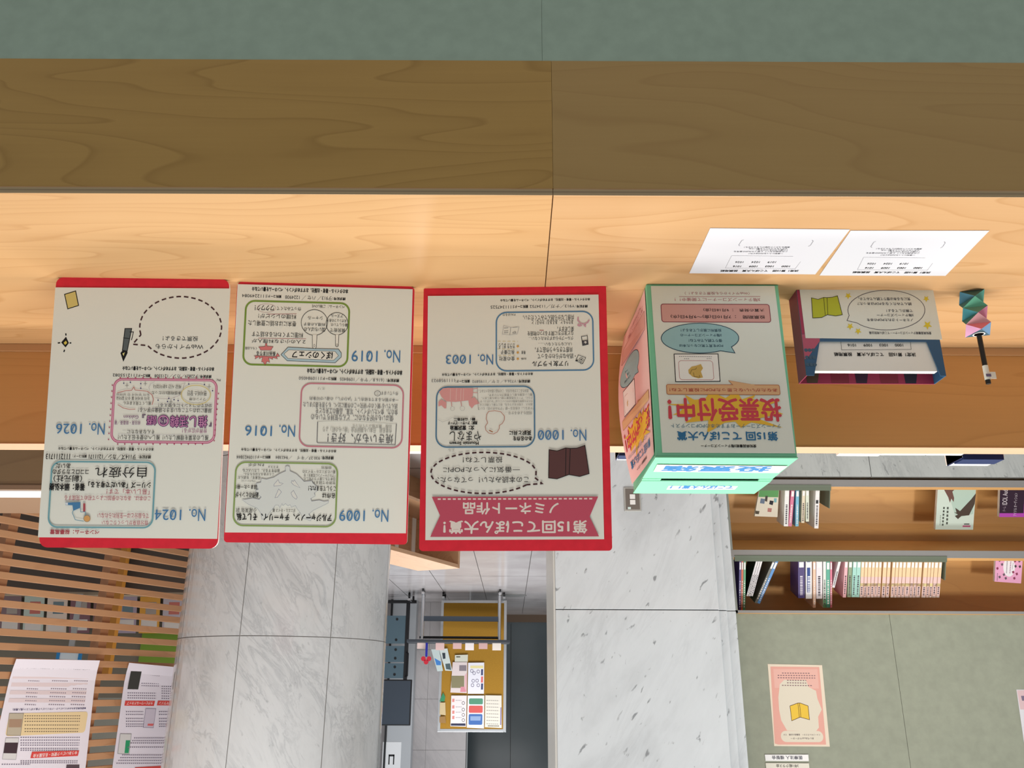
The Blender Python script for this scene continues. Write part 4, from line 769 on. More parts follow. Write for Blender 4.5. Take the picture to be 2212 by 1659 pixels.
  ('P',[-842.5,254.0,-923.3,255.5],4.45,'807888',0,7.8),
  ('P',[-652.9,261.9,-751.1,264.1],4.09,'807888',0,7.2),
  ('P',[-844.8,266.1,-925.6,267.8],4.45,'807888',0,7.8),
  ('P',[-656.3,279.3,-754.5,281.8],4.1,'807888',0,7.2),
  ('P',[-848.1,284.2,-928.9,286.2],4.45,'807888',0,7.8),
  ('P',[-658.5,290.8,-756.7,293.6],4.1,'807888',0,7.2),
  ('P',[-850.4,296.2,-931.2,298.5],4.45,'807888',0,7.8),
  ('P',[-660.8,302.4,-759.0,305.4],4.1,'807888',0,7.2),
  ('P',[-852.6,308.2,-933.4,310.7],4.45,'807888',0,7.8),
  ('P',[-662.6,312.0,-760.8,315.2],4.1,'807888',0,7.2),
  ('P',[-854.5,318.2,-935.2,320.9],4.45,'807888',0,7.8),
  ('F',[-637.1,341.4,-698.6,344.6,-701.9,427.6,-639.0,422.1],'d6d4d2'),
  ('P',[-637.1,341.4,-698.6,344.6,-701.9,427.6,-639.0,422.1],2.02,'8a8a8a',1,0.0),
  ('F',[-672.8,369.4,-697.4,370.5,-698.5,423.6,-675.5,422.3],'2f9a68'),
  ('P',[-717.4,361.9,-930.2,371.0],4.18,'807888',0,7.3),
  ('P',[-708.7,372.9,-932.4,383.1],4.16,'807888',0,7.3),
  ('P',[-701.5,382.1,-934.2,393.2],4.14,'807888',0,7.3),
  ('P',[-688.6,398.5,-937.5,411.4],4.11,'807888',0,7.2),
  ('P',[-664.6,429.2,-943.8,445.5],4.06,'807888',0,7.1),
  ('P',[-656.2,439.9,-946.0,457.6],4.04,'807888',0,7.1),
  ('P',[-647.8,450.5,-948.2,469.6],4.02,'807888',0,7.0),
  ('P',[-639.5,461.1,-950.4,481.6],4.01,'807888',0,7.0),
  ('F',[-746.2,485.1,-943.4,489.8,-945.2,508.8,-744.3,501.9],'d84a44')]),
 'k1':('cb',[97.5, 1122.8, 339.8, 1123.8, 365.9, 1600.3, 94.2, 1610.1],[('F',[355.7,1339.2,143.9,1338.4,139.5,1531.0,353.3,1529.1],'8a8466'),
  ('F',[228.4,1172.2,111.1,1171.7,109.1,1262.1,229.1,1262.6],'8a8086'),
  ('F',[198.2,1510.7,110.9,1510.3,109.1,1592.4,203.4,1592.8],'d8909c'),
  ('F',[136.6,1338.3,101.3,1282.8,94.4,1599.2,132.2,1531.0],'e0b0b4')]),
 'k2':('cb',[-186.0, 1128.6, 82.6, 1132.5, 79.4, 1619.6, -189.0, 1618.5],[('F',[45.0,1178.4,-170.6,1177.5,-171.3,1219.3,44.1,1220.1],'e8dca0'),
  ('F',[-136.3,1233.3,-168.5,1233.2,-167.1,1330.2,-135.0,1330.3],'41476e'),
  ('F',[-138.2,1348.3,-170.3,1348.2,-168.9,1444.7,-136.8,1444.8],'d86a66'),
  ('F',[-140.0,1458.5,-172.0,1458.4,-170.6,1554.4,-138.6,1554.5],'41476e'),
  ('P',[-5.1,1261.6,-0.9,1276.3,10.7,1285.4,25.1,1285.5,37.0,1276.4,41.8,1261.8,37.6,1247.1,26.1,1238.0,11.6,1237.9,-0.3,1246.9,-5.1,1261.6],7.32,'66607a',1,0.0),
  ('P',[-43.7,1296.1,-39.5,1310.8,-28.0,1319.9,-13.6,1319.9,-1.7,1310.9,3.0,1296.3,-1.1,1281.6,-12.7,1272.5,-27.1,1272.4,-39.0,1281.5,-43.7,1296.1],7.31,'66607a',1,0.0),
  ('P',[-112.1,1270.9,-107.8,1285.6,-96.3,1294.7,-81.8,1294.7,-70.0,1285.7,-65.2,1271.1,-69.4,1256.4,-81.0,1247.2,-95.5,1247.2,-107.3,1256.2,-112.1,1270.9],7.32,'66607a',1,0.0),
  ('P',[-31.4,1417.7,-27.2,1432.3,-15.7,1441.3,-1.3,1441.4,10.5,1432.4,15.2,1417.9,11.1,1403.3,-0.4,1394.2,-14.8,1394.2,-26.7,1403.1,-31.4,1417.7],7.29,'66607a',1,0.0),
  ('P',[-95.5,1414.7,-91.3,1429.3,-79.8,1438.3,-65.4,1438.4,-53.6,1429.4,-48.9,1414.9,-53.0,1400.3,-64.6,1391.2,-79.0,1391.2,-90.8,1400.1,-95.5,1414.7],7.29,'66607a',1,0.0),
  ('P',[-21.1,1486.5,-16.9,1501.0,-5.4,1510.0,9.0,1510.1,20.8,1501.2,25.5,1486.7,21.4,1472.1,9.9,1463.1,-4.5,1463.0,-16.3,1472.0,-21.1,1486.5],7.28,'66607a',1,0.0),
  ('P',[-115.7,1486.1,-111.5,1500.6,-100.0,1509.6,-85.6,1509.7,-73.8,1500.8,-69.1,1486.3,-73.3,1471.7,-84.8,1462.7,-99.2,1462.7,-111.0,1471.6,-115.7,1486.1],7.28,'66607a',1,0.0)]),
 'k3':('cb',[93.3, 1646.9, 350.0, 1648.0, 351.1, 2119.3, 97.2, 2125.0],[('F',[342.3,2075.3,105.5,2074.4,104.7,2111.7,345.6,2110.0],'3a3c52'),
  ('F',[331.2,1698.2,295.0,1698.1,296.6,1747.0,332.8,1747.1],'d88a84'),
  ('P',[272.6,1722.4,178.6,1722.1],11.58,'a09aa0',0,17.4),
  ('P',[127.0,1762.5,130.8,1776.9,141.4,1785.8,154.8,1785.8,165.9,1777.0,170.3,1762.7,166.5,1748.4,155.9,1739.4,142.5,1739.4,131.4,1748.2,127.0,1762.5],7.23,'55505a',1,0.0),
  ('F',[328.4,1799.9,292.3,1799.7,293.9,1848.4,329.9,1848.5],'d88a84'),
  ('P',[270.0,1824.0,176.1,1823.6],11.55,'a09aa0',0,17.3),
  ('P',[124.7,1863.9,128.5,1878.1,139.1,1887.0,152.4,1887.0,163.5,1878.3,167.9,1864.0,164.1,1849.8,153.5,1840.9,140.1,1840.8,129.1,1849.6,124.7,1863.9],7.21,'55505a',1,0.0),
  ('F',[326.2,1880.9,290.1,1880.7,291.7,1929.1,327.7,1929.3],'d88a84'),
  ('P',[267.8,1904.9,174.2,1904.5],11.53,'a09aa0',0,17.3),
  ('P',[122.8,1944.6,126.6,1958.8,137.2,1967.6,150.5,1967.7,161.5,1958.9,166.0,1944.8,162.2,1930.5,151.6,1921.7,138.3,1921.7,127.3,1930.4,122.8,1944.6],7.2,'55505a',1,0.0),
  ('F',[323.9,1961.5,288.0,1961.4,289.5,2009.6,325.5,2009.8],'d88a84'),
  ('P',[265.7,1985.4,172.2,1985.0],11.51,'a09aa0',0,17.3),
  ('P',[121.0,2025.0,124.8,2039.2,135.3,2047.9,148.7,2048.0,159.6,2039.3,164.1,2025.2,160.3,2011.0,149.7,2002.2,136.4,2002.1,125.4,2010.9,121.0,2025.0],7.18,'55505a',1,0.0)]),
 'k4':('cb',[-196.7, 1645.8, 78.8, 1646.9, 82.6, 2138.2, -197.1, 2150.4],[('R',-173.4,1691.2,55.2,1782.1,20.3,0.0,'5a9478','5a9478'),
  ('R',-172.4,1802.4,55.5,1913.0,20.2,0.0,'d4605c','d4605c'),
  ('R',-169.1,1931.8,55.1,2095.1,20.2,0.0,'4a6fae','4a6fae'),
  ('F',[28.8,1964.3,-143.9,1963.7,-137.8,2030.6,27.4,2031.3],'8ea6cc')]),
 'k5':('cb',[-479.5, 1644.6, -211.1, 1641.6, -211.1, 2130.4, -486.4, 2142.6],[('P',[-261.0,2110.2,-447.5,2112.2],17.21,'55504c',0,14.3),
  ('P',[-234.0,1720.4,-436.7,1725.0],10.13,'8a8480',0,20.3),
  ('P',[-234.7,1771.9,-437.2,1776.5],10.12,'8a8480',0,20.2),
  ('P',[-235.4,1823.3,-437.7,1827.9],10.11,'8a8480',0,20.2),
  ('P',[-236.2,1874.6,-438.1,1879.1],10.1,'8a8480',0,20.2),
  ('P',[-236.9,1925.7,-438.6,1930.3],10.08,'8a8480',0,20.2),
  ('P',[-237.6,1976.7,-439.1,1981.2],10.07,'8a8480',0,20.1),
  ('P',[-238.3,2027.6,-439.5,2032.1],10.06,'8a8480',0,20.1),
  ('P',[-239.0,2078.3,-440.0,2082.9],10.05,'8a8480',0,20.1),
  ('F',[-463.6,1827.8,-478.1,1827.7,-477.4,2096.0,-461.7,2096.1],'7a6aa0')]),
 'k6':('cb',[88.3, 1003.7, 306.0, 1011.6, 306.2, 1116.7, 90.3, 1115.8],[('P',[283.2,1039.6,217.0,1039.3],17.65,'55554c',0,0.0)]),
 'k7':('cb',[434.3, 906.6, 574.2, 914.2, 460.4, 1259.3, 343.2, 1263.0],[('F',[520.6,977.4,469.0,977.2,461.8,1068.4,502.8,1075.5],'3c444c'),
  ('F',[463.7,1152.2,383.2,1144.9,361.2,1249.2,446.5,1235.7],'55666a')]),
 'k8':('cb',[574.0, 921.3, 706.8, 921.8, 591.8, 1271.0, 496.9, 1263.6],[('F',[645.9,1062.1,538.2,1117.6,536.4,1173.4,609.7,1173.7],'4a86cc')]),
 'k9':('cb',[448.0, 1668.8, 486.3, 1603.5, 539.9, 1739.8, 460.3, 1739.5],[]),
 'k10':('cb',[445.3, 1757.0, 532.1, 1757.4, 533.3, 1939.5, 432.1, 1952.5],[]),
 'k11':('cb',[438.9, 1966.0, 532.2, 1973.1, 529.2, 2066.7, 424.2, 2073.0],[]),
 'c1':('fl',[398.0, 6.9, 486.4, 6.7, 504.9, 132.6, 402.2, 136.0],[('F',[398.9,6.9,486.4,6.7,490.1,44.4,401.0,45.6],'5f9a60'),
  ('F',[479.1,50.6,460.4,53.7,462.9,75.7,483.2,72.7],'6a7a90'),
  ('F',[438.5,59.9,421.3,62.9,425.4,81.9,441.1,77.2],'2c2c34'),
  ('F',[459.2,39.5,448.3,39.5,450.7,66.2,460.7,63.1],'4a4440'),
  ('F',[446.8,94.5,428.2,96.0,430.8,113.4,447.9,111.9],'b47a74'),
  ('F',[420.1,50.4,407.7,50.3,408.7,69.2,419.6,69.2],'7ab0b8'),
  ('F',[502.5,107.4,483.8,108.9,486.5,123.1,502.1,121.6],'50483c')]),
 'c2':('fl',[-486.1, -21.6, -314.6, -20.9, -310.9, 189.8, -480.9, 190.1],[('F',[-486.2,-20.1,-378.6,-19.6,-377.6,67.3,-401.0,137.0,-478.3,117.6],'b4ccc0'),
  ('F',[-342.3,7.4,-364.0,4.2,-389.7,-16.5,-398.1,-2.3,-380.2,16.7,-389.2,45.1,-388.4,64.1,-376.8,48.4,-371.4,67.4,-362.5,42.1],'6e4f48'),
  ('F',[-486.6,22.6,-466.0,51.1,-418.4,105.2,-395.8,89.4,-403.0,111.6,-392.0,110.1,-409.7,121.1,-395.9,127.5,-410.6,141.7,-425.6,127.4,-459.8,124.0,-482.6,73.2],'4c4038'),
  ('P',[-362.8,86.4,-361.8,172.1],8.13,'50564f',0,10.6),
  ('P',[-345.6,86.5,-343.0,172.2],7.5,'50564f',0,9.4),
  ('P',[-331.6,124.6,-330.5,172.3],2.5,'6a706a',0,5.0),
  ('F',[-433.7,170.2,-468.1,170.1,-467.9,178.0,-432.5,177.5],'b4587c'),
  ('F',[-439.6,161.6,-463.1,161.5,-463.3,166.9,-438.3,167.0],'5a5a5a')]),
 'c3':('fl',[-827.6, -23.1, -593.7, -22.1, -596.2, 131.4, -829.3, 130.4],[('F',[-831.5,112.9,-596.4,113.9,-596.2,131.4,-829.3,130.4],'b24ab4'),
  ('F',[-827.4,21.1,-729.1,2.6,-704.4,40.6,-704.9,113.5,-828.4,112.9],'b24ab4'),
  ('T','IDOL Audition',-617.9,26.8,21.9,98.0,'d8d0d8',1,-90),
  ('T','アイドル オーディション',-666.1,74.0,15.6,104.5,'cfc6d0',1,-90),
  ('T','ドーム',-617.2,94.0,14.1,20.6,'a898a8',0,-90)]),
 'c4':('fo',[-634.6, -16.5, -516.2, -16.0, -516.0, 105.7, -632.4, 113.5],[('F',[-602.0,41.0,-602.0,47.6,-601.4,54.1,-600.2,60.3,-598.4,66.0,-596.0,71.0,-593.2,75.4,-589.9,78.9,-586.4,81.4,-582.5,83.0,-578.6,83.5,-574.6,83.0,-570.6,81.5,-566.8,79.0,-563.2,75.5,-560.0,71.2,-557.1,66.1,-554.8,60.5,-552.9,54.3,-551.7,47.9,-551.1,41.2,-551.1,34.6,-551.7,28.1,-552.9,22.0,-554.7,16.3,-557.1,11.2,-559.9,6.9,-563.2,3.4,-566.8,0.9,-570.6,-0.7,-574.5,-1.2,-578.5,-0.7,-582.5,0.8,-586.3,3.3,-589.9,6.8,-593.1,11.1,-596.0,16.1,-598.3,21.8,-600.2,27.9,-601.4,34.4,-602.0,41.0],'eceaf0'),
  ('F',[-527.5,9.1,-535.9,4.7,-539.0,13.9,-532.3,18.3],'6a5a66'),
  ('F',[-539.1,26.8,-547.5,22.4,-550.6,31.7,-543.8,36.1],'6a5a66'),
  ('F',[-519.8,44.6,-528.2,40.2,-531.3,49.5,-524.6,53.9],'8a3a58'),
  ('F',[-613.5,11.4,-621.9,7.0,-625.0,16.3,-618.2,20.7],'6a5a66'),
  ('F',[-617.4,36.0,-625.7,31.6,-628.9,40.9,-622.1,45.3],'4a4048'),
  ('F',[-598.5,34.7,-606.9,30.3,-610.0,39.6,-603.3,44.0],'4a4048'),
  ('F',[-594.7,11.5,-603.1,7.1,-606.2,16.4,-599.5,20.8],'8a3a58'),
  ('F',[-589.0,60.8,-597.4,56.3,-600.5,65.6,-593.8,70.0],'8a3a58'),
  ('F',[-595.7,88.1,-604.1,83.7,-607.2,93.0,-600.5,97.4],'8a3a58'),
  ('F',[-605.5,68.9,-613.9,64.5,-617.1,73.8,-610.3,78.2],'8a3a58'),
  ('F',[-531.0,82.9,-539.4,78.5,-542.5,87.8,-535.7,92.2],'6a5a66'),
  ('F',[-549.3,71.9,-557.7,67.5,-560.8,76.8,-554.0,81.2],'6a5a66'),
  ('F',[-558.1,88.3,-566.5,83.9,-569.6,93.2,-562.9,97.6],'6a5a66'),
  ('F',[-563.0,-7.5,-571.3,-11.9,-574.5,-2.6,-567.7,1.8],'6a5a66'),
  ('F',[-534.8,-8.7,-543.1,-13.1,-546.2,-3.8,-539.5,0.6],'4a4048'),
  ('P',[-566.9,8.4,-566.3,68.5],3.75,'7a7480',0,3.8),
  ('P',[-583.0,8.3,-580.7,71.2],4.29,'a87a98',0,4.8),
  ('P',[-593.1,21.9,-590.5,52.0],2.15,'8a8490',0,2.7),
  ('P',[-526.9,68.7,-527.1,101.6],2.68,'5a4658',0,3.2)]),
}
BOOKS=[
 (-0.9892, 1.0165, 0.009, 0.2248, -0.012, '4a3f86', 's', 'thin purple book standing against the marble pier end of the upper shelf', 'books at the marble end of the upper shelf'),
 (-0.9984, 1.0165, 0.0083, 0.2247, -0.012, 'd86848', 's', 'thin orange red book between the purple and the green spines by the pier', 'books at the marble end of the upper shelf'),
 (-1.0086, 1.0165, 0.0102, 0.2247, -0.01, '4f9f74', 's', 'thin green book beside the orange red one near the marble pier', 'books at the marble end of the upper shelf'),
 (-1.0628, 1.0165, 0.0088, 0.1658, 0.24, 'e4e2e6', 'k', 'leaning white book with black lettering, nearest the green spine of its trio', 'three leaning white books'),
 (-1.0726, 1.0165, 0.0088, 0.1657, 0.24, 'e4e2e6', 'k', 'leaning white book with black lettering, in the middle of its trio', 'three leaning white books'),
 (-1.0823, 1.0165, 0.0088, 0.1657, 0.24, 'e4e2e6', 'k', 'leaning white book with black lettering, nearest the blue leaning book of its trio', 'three leaning white books'),
 (-1.1372, 1.0165, 0.011, 0.2057, 0.38, '6a6c66', 's', 'leaning dark grey book pressed against the leaning blue book', 'books at the marble end of the upper shelf'),
 (-1.15, 1.0165, 0.0122, 0.2069, 0.382, '4f8fd0', 's', 'leaning bright blue book on the upper shelf', 'books at the marble end of the upper shelf'),
 (-1.2526, 1.0165, 0.0298, 0.1697, -0.033, '41306f', 'p', 'thick dark purple book with white title on the upper shelf', 'mixed books in the middle of the upper shelf'),
 (-1.2848, 1.0165, 0.0278, 0.1721, -0.033, 'e6e6e8', 'n', 'white book with a navy band down its spine', 'mixed books in the middle of the upper shelf'),
 (-1.3086, 1.0165, 0.012, 0.2121, -0.033, 'ecc6ac', 's', 'tall thin peach book between two white books', 'mixed books in the middle of the upper shelf'),
 (-1.3297, 1.0165, 0.0268, 0.1719, -0.033, 'e6e0e6', 't', 'thick white book with grey lettering beside the tall peach book', 'mixed books in the middle of the upper shelf'),
 (-1.3529, 1.0165, 0.0127, 0.2119, -0.033, 'dfe6df', 'g', 'tall white book with a green foot beside the teal book', 'mixed books in the middle of the upper shelf'),
 (-1.3682, 1.0165, 0.0161, 0.2118, -0.033, '57ab94', 's', 'tall teal green book on the upper shelf', 'mixed books in the middle of the upper shelf'),
 (-1.3813, 1.0165, 0.0081, 0.2118, -0.033, 'e07c98', 's', 'tall thin pink book beside the teal green book', 'mixed books in the middle of the upper shelf'),
 (-1.4197, 1.0165, 0.0117, 0.1242, 0.2, 'e2e2e6', 't', 'slim white book leaning into the gap before the pink paperback', 'mixed books in the middle of the upper shelf'),
 (-1.4478, 1.0165, 0.0146, 0.1664, 0.021, 'ebb4bb', 't', 'pink paperback at the head of the long paperback row', 'paperbacks in the long row on the upper shelf'),
 (-1.4654, 1.0165, 0.0171, 0.1651, 0.004, '8ea283', 't', 'olive green paperback between the pink and aqua spines', 'paperbacks in the long row on the upper shelf'),
 (-1.4844, 1.0165, 0.0171, 0.165, 0.006, 'a6d8cc', 'a', 'aqua paperback touching the olive green one', 'paperbacks in the long row on the upper shelf'),
 (-1.5024, 1.0165, 0.0171, 0.1649, 0.014, 'a6d8cc', 'a', 'aqua paperback touching the first pale orange one', 'paperbacks in the long row on the upper shelf'),
 (-1.5192, 1.0165, 0.0144, 0.1661, 0.01, 'f0cfa4', 'o', 'first pale orange paperback counting from the aqua paperbacks', 'pale orange paperbacks on the upper shelf'),
 (-1.5344, 1.0165, 0.0132, 0.166, 0.012, 'f0cfa4', 'o', 'second pale orange paperback counting from the aqua paperbacks', 'pale orange paperbacks on the upper shelf'),
 (-1.5496, 1.0165, 0.0144, 0.166, 0.013, 'f0cfa4', 'o', 'third pale orange paperback counting from the aqua paperbacks', 'pale orange paperbacks on the upper shelf'),
 (-1.5653, 1.0165, 0.0139, 0.1659, 0.015, 'f0cfa4', 'o', 'fourth pale orange paperback counting from the aqua paperbacks', 'pale orange paperbacks on the upper shelf'),
 (-1.5805, 1.0165, 0.0137, 0.1658, 0.016, 'f0cfa4', 'o', 'fifth pale orange paperback counting from the aqua paperbacks', 'pale orange paperbacks on the upper shelf'),
 (-1.5951, 1.0165, 0.0127, 0.1658, 0.018, 'f0cfa4', 'o', 'sixth pale orange paperback counting from the aqua paperbacks', 'pale orange paperbacks on the upper shelf'),
 (-1.6153, 1.0165, 0.0163, 0.1657, 0.019, 'f0cfa4', 'o', 'seventh pale orange paperback counting from the aqua paperbacks', 'pale orange paperbacks on the upper shelf'),
 (-1.6328, 1.0165, 0.0139, 0.1656, 0.021, 'f0cfa4', 'o', 'eighth pale orange paperback counting from the aqua paperbacks', 'pale orange paperbacks on the upper shelf'),
 (-1.6539, 1.0165, 0.0132, 0.1655, 0.022, 'f0cfa4', 'o', 'ninth pale orange paperback counting from the aqua paperbacks', 'pale orange paperbacks on the upper shelf'),
 (-1.6683, 1.0165, 0.0127, 0.1655, 0.023, 'f0cfa4', 'o', 'tenth pale orange paperback counting from the aqua paperbacks', 'pale orange paperbacks on the upper shelf'),
 (-1.6836, 1.0165, 0.0149, 0.1654, 0.025, 'f0cfa4', 'o', 'eleventh pale orange paperback counting from the aqua paperbacks', 'pale orange paperbacks on the upper shelf'),
 (-1.6997, 1.0165, 0.0144, 0.1653, 0.026, 'f0cfa4', 'o', 'twelfth pale orange paperback counting from the aqua paperbacks', 'pale orange paperbacks on the upper shelf'),
 (-1.718, 1.0165, 0.0193, 0.1652, 0.028, 'f0cfa4', 'o', 'thirteenth pale orange paperback counting from the aqua paperbacks', 'pale orange paperbacks on the upper shelf'),
 (-1.7356, 1.0165, 0.0132, 0.1652, 0.029, 'f0cfa4', 'o', 'fourteenth pale orange paperback counting from the aqua paperbacks', 'pale orange paperbacks on the upper shelf'),
 (-1.7509, 1.0165, 0.0144, 0.1651, 0.031, 'f0cfa4', 'o', 'fifteenth pale orange paperback counting from the aqua paperbacks', 'pale orange paperbacks on the upper shelf'),
 (-1.768, 1.0165, 0.0168, 0.165, 0.032, 'f0cfa4', 'o', 'sixteenth pale orange paperback counting from the aqua paperbacks', 'pale orange paperbacks on the upper shelf'),
 (-1.7917, 1.0165, 0.0181, 0.1649, 0.033, 'f0cfa4', 'o', 'seventeenth pale orange paperback counting from the aqua paperbacks', 'pale orange paperbacks on the upper shelf'),
 (-1.8082, 1.0165, 0.012, 0.1649, 0.035, 'f0cfa4', 'o', 'eighteenth pale orange paperback counting from the aqua paperbacks', 'pale orange paperbacks on the upper shelf'),
 (-1.8216, 1.0165, 0.012, 0.1648, 0.036, 'f0cfa4', 'o', 'nineteenth pale orange paperback counting from the aqua paperbacks', 'pale orange paperbacks on the upper shelf'),
 (-1.8375, 1.0165, 0.0168, 0.1647, 0.038, 'f0cfa4', 'o', 'twentieth pale orange paperback counting from the aqua paperbacks', 'pale orange paperbacks on the upper shelf'),
 (-1.8546, 1.0165, 0.0144, 0.1647, 0.039, 'f0cfa4', 'o', 'last pale orange paperback, against the grey bookend', 'pale orange paperbacks on the upper shelf'),
 (-1.2241, 0.706, 0.0205, 0.169, 0.003, 'e6e6e4', 't', 'thick white book first in the lower shelf group, beside the face-out cover', 'books standing on the lower shelf'),
 (-1.25, 0.706, 0.0159, 0.1689, 0.049, 'cf6f90', 's', 'pink book leaning slightly on the lower shelf', 'books standing on the lower shelf'),
 (-1.2703, 0.706, 0.0147, 0.1688, -0.013, '6fb4d0', 's', 'light blue book beside the pink one on the lower shelf', 'books standing on the lower shelf'),
 (-1.2982, 0.706, 0.0141, 0.153, 0.001, 'dccfb4', 't', 'beige book in the middle of the lower shelf group', 'books standing on the lower shelf'),
 (-1.3138, 0.706, 0.0147, 0.1467, -0.03, 'd8e0ce', 't', 'pale green white book beside the beige one', 'books standing on the lower shelf'),
 (-1.3596, 0.706, 0.019, 0.1778, 0.002, 'e8e6e6', 'b', 'white book with a black block, last of the lower group', 'books standing on the lower shelf'),
]
TXT = {}
def glyphs(text, bold):
    k = (text, bold)
    if k not in TXT:
        c = bpy.data.curves.new('t', 'FONT'); c.body = text; c.resolution_u = 3
        o = bpy.data.objects.new('t', c); COL.objects.link(o)
        dg = bpy.context.evaluated_depsgraph_get(); dg.update()
        me = bpy.data.meshes.new_from_object(o.evaluated_get(dg))
        vs = [(v.co.x, v.co.y) for v in me.vertices]; fs = [tuple(p.vertices) for p in me.polygons]
        bpy.data.objects.remove(o); bpy.data.curves.remove(c); bpy.data.meshes.remove(me)
        x0, x1 = min(v[0] for v in vs), max(v[0] for v in vs); y0, y1 = min(v[1] for v in vs), max(v[1] for v in vs)
        TXT[k] = ([((x-(x0+x1)/2)/(x1-x0), (y-(y0+y1)/2)/max(y1-y0, 1e-4)) for x, y in vs], fs)
    return TXT[k]
def ribbon(pts, w, closed):
    out = []; n = len(pts); P = [Vector(p) for p in pts]
    if closed and (P[0]-P[-1]).length < 1e-4: P = P[:-1]; n -= 1
    L, Rr = [], []
    for i in range(n):
        a = P[i-1] if (i > 0 or closed) else P[i]; b = P[(i+1) % n] if (i < n-1 or closed) else P[i]
        d1 = (P[i]-a); d2 = (b-P[i]); d1 = d1.normalized() if d1.length > 1e-9 else d2.normalized(); d2 = d2.normalized() if d2.length > 1e-9 else d1
        t = (d1+d2); t = t.normalized() if t.length > 1e-6 else d1
        nn = Vector((-t.y, t.x)); k = 1/max(.5, abs(nn.dot(Vector((-d1.y, d1.x))))); L.append(P[i]+nn*w/2*k); Rr.append(P[i]-nn*w/2*k)
    m = n if closed else n-1
    return [(L[i], Rr[i], Rr[(i+1) % n], L[(i+1) % n]) for i in range(m)]
def dashes(pts, dash, closed):
    P = [Vector(p) for p in pts] + ([Vector(pts[0])] if closed else [])
    segs = []; cur = [P[0]]; acc = 0; on = True; lim = dash
    for a, b in zip(P, P[1:]):
        l = (b-a).length; pos = 0
        while l > 1e-9 and pos < l:
            step = min(lim-acc, l-pos); pos += step; acc += step; q = a+(b-a)*(pos/l)
            if on: cur.append(q)
            if acc >= lim-1e-9:
                if on and len(cur) > 1: segs.append(cur)
                on = not on; cur = [q]; acc = 0; lim = dash if on else dash*.62
    if on and len(cur) > 1: segs.append(cur)
    return segs
def rrect(x0, y0, x1, y1, r, n=7):
    pts = []
    for cx, cy, a in ((x1-r, y1-r, 0), (x0+r, y1-r, 90), (x0+r, y0+r, 180), (x1-r, y0+r, 270)):
        for i in range(n+1):
            t = R(a+90*i/n); pts.append((cx+r*math.cos(t), cy+r*math.sin(t)))
    return pts
def printing(mb, ops, off=(0, 0), sx=1, z0=.0004):
    dz = .000022; lay = 0; extra = 0
    def put(p, z): return ((p[0]-off[0])*.001*sx, (p[1]-off[1])*.001*sx, z)
    def ink(h): return mat(h, .62, .2)
    for op in ops:
        lay += 1; z = z0+extra+lay*dz*(1 if len(ops) < 60 else .35); k = op[0]
        if k == 'T':
            _, t, cx, cy, wd, ht, c, bold = op[:8]; vs, fs = glyphs(t, 0)
            if len(op) > 8:  # reads downwards
                mb.raw([put((cx+y*wd, cy-x*ht), z) for x, y in vs], fs, ink(c))
            else:
                d = .014*bold*ht; q = [(0, 0)] if not bold else [(d, 0), (-d, 0), (0, d), (0, -d)] + ([(d*.7, d*.7), (-d*.7, d*.7), (d*.7, -d*.7), (-d*.7, -d*.7)] if bold > 2 else [])
                for e, (ax, ay) in enumerate(q): mb.raw([put((cx+ax+x*(wd-2*d), cy+ay+y*(ht-2*d)), z+e*5e-6) for x, y in vs], fs, ink(c))
                extra += (len(q)-1)*5e-6
        elif k == 'F':
            q = op[1]; mb.face([put((q[i], q[i+1]), z) for i in range(0, len(q), 2)], ink(op[2]))
        elif k == 'P':
            q = op[1]; pts = [(q[i], q[i+1]) for i in range(0, len(q), 2)]
            for sg in (dashes(pts, op[5], op[4]) if op[5] else [pts]):
                for quad in ribbon(sg, op[2], op[4] and not op[5]): mb.face([put(p, z) for p in quad], ink(op[3]))
        elif k == 'R':
            _, x0, y0, x1, y1, r, wd, c, fill = op; r = min(r, (y1-y0)/2, (x1-x0)/2); pts = rrect(x0, y0, x1, y1, r)
            if fill: mb.face([put(p, z) for p in pts], ink(fill))
            if wd:
                for quad in ribbon(pts, wd, True): mb.face([put(p, z+dz*.3) for p in quad], ink(c))
def frame(k, dn=0.0):
    o, u, v = [Vector(a) for a in FRAMES[k][:3]]; n = u.cross(v); o = o+n*dn
    return Matrix(((u.x, v.x, n.x, o.x), (u.y, v.y, n.y, o.y), (u.z, v.z, n.z, o.z), (0, 0, 0, 1)))
def sheet(key, name, parent=None, M=None, paper='edeee3', th=.0003, dn=.0006, bend=None, world=False):
    fk, quad, ops = PRINT[key]; mb = MB(); pm = mat(paper, .6, .25)
    pts = [(quad[i]*.001, quad[i+1]*.001) for i in range(0, 8, 2)]
    if (pts[1][0]-pts[0][0])*(pts[2][1]-pts[1][1])-(pts[1][1]-pts[0][1])*(pts[2][0]-pts[1][0]) < 0: pts = pts[::-1]
    if bend is None: mb.prism(pts, th, pm, Matrix.Translation((0, 0, th)))
    else:
        n = 14; bl, br, tr, tl = [Vector(p) for p in pts]
        g = [[(bl.lerp(br, i/n)).lerp(tl.lerp(tr, i/n), j/n) for i in range(n+1)] for j in range(n+1)]
        for j in range(n):
            for i in range(n): mb.face([(*g[j][i], th), (*g[j][i+1], th), (*g[j+1][i+1], th), (*g[j+1][i], th)], pm)
    printing(mb, ops, z0=th+.00012*(6 if th >= .001 else 1))
    if bend: mb.v = [bend(Vector(v)) for v in mb.v]
    o = mb.build(name)
    Mw = frame(fk, dn) if M is None else M
    if parent is not None:
        o.parent = parent; o.matrix_local = parent.matrix_world.inverted() @ Mw if not world else Mw
    else: o.matrix_world = Mw
    return o
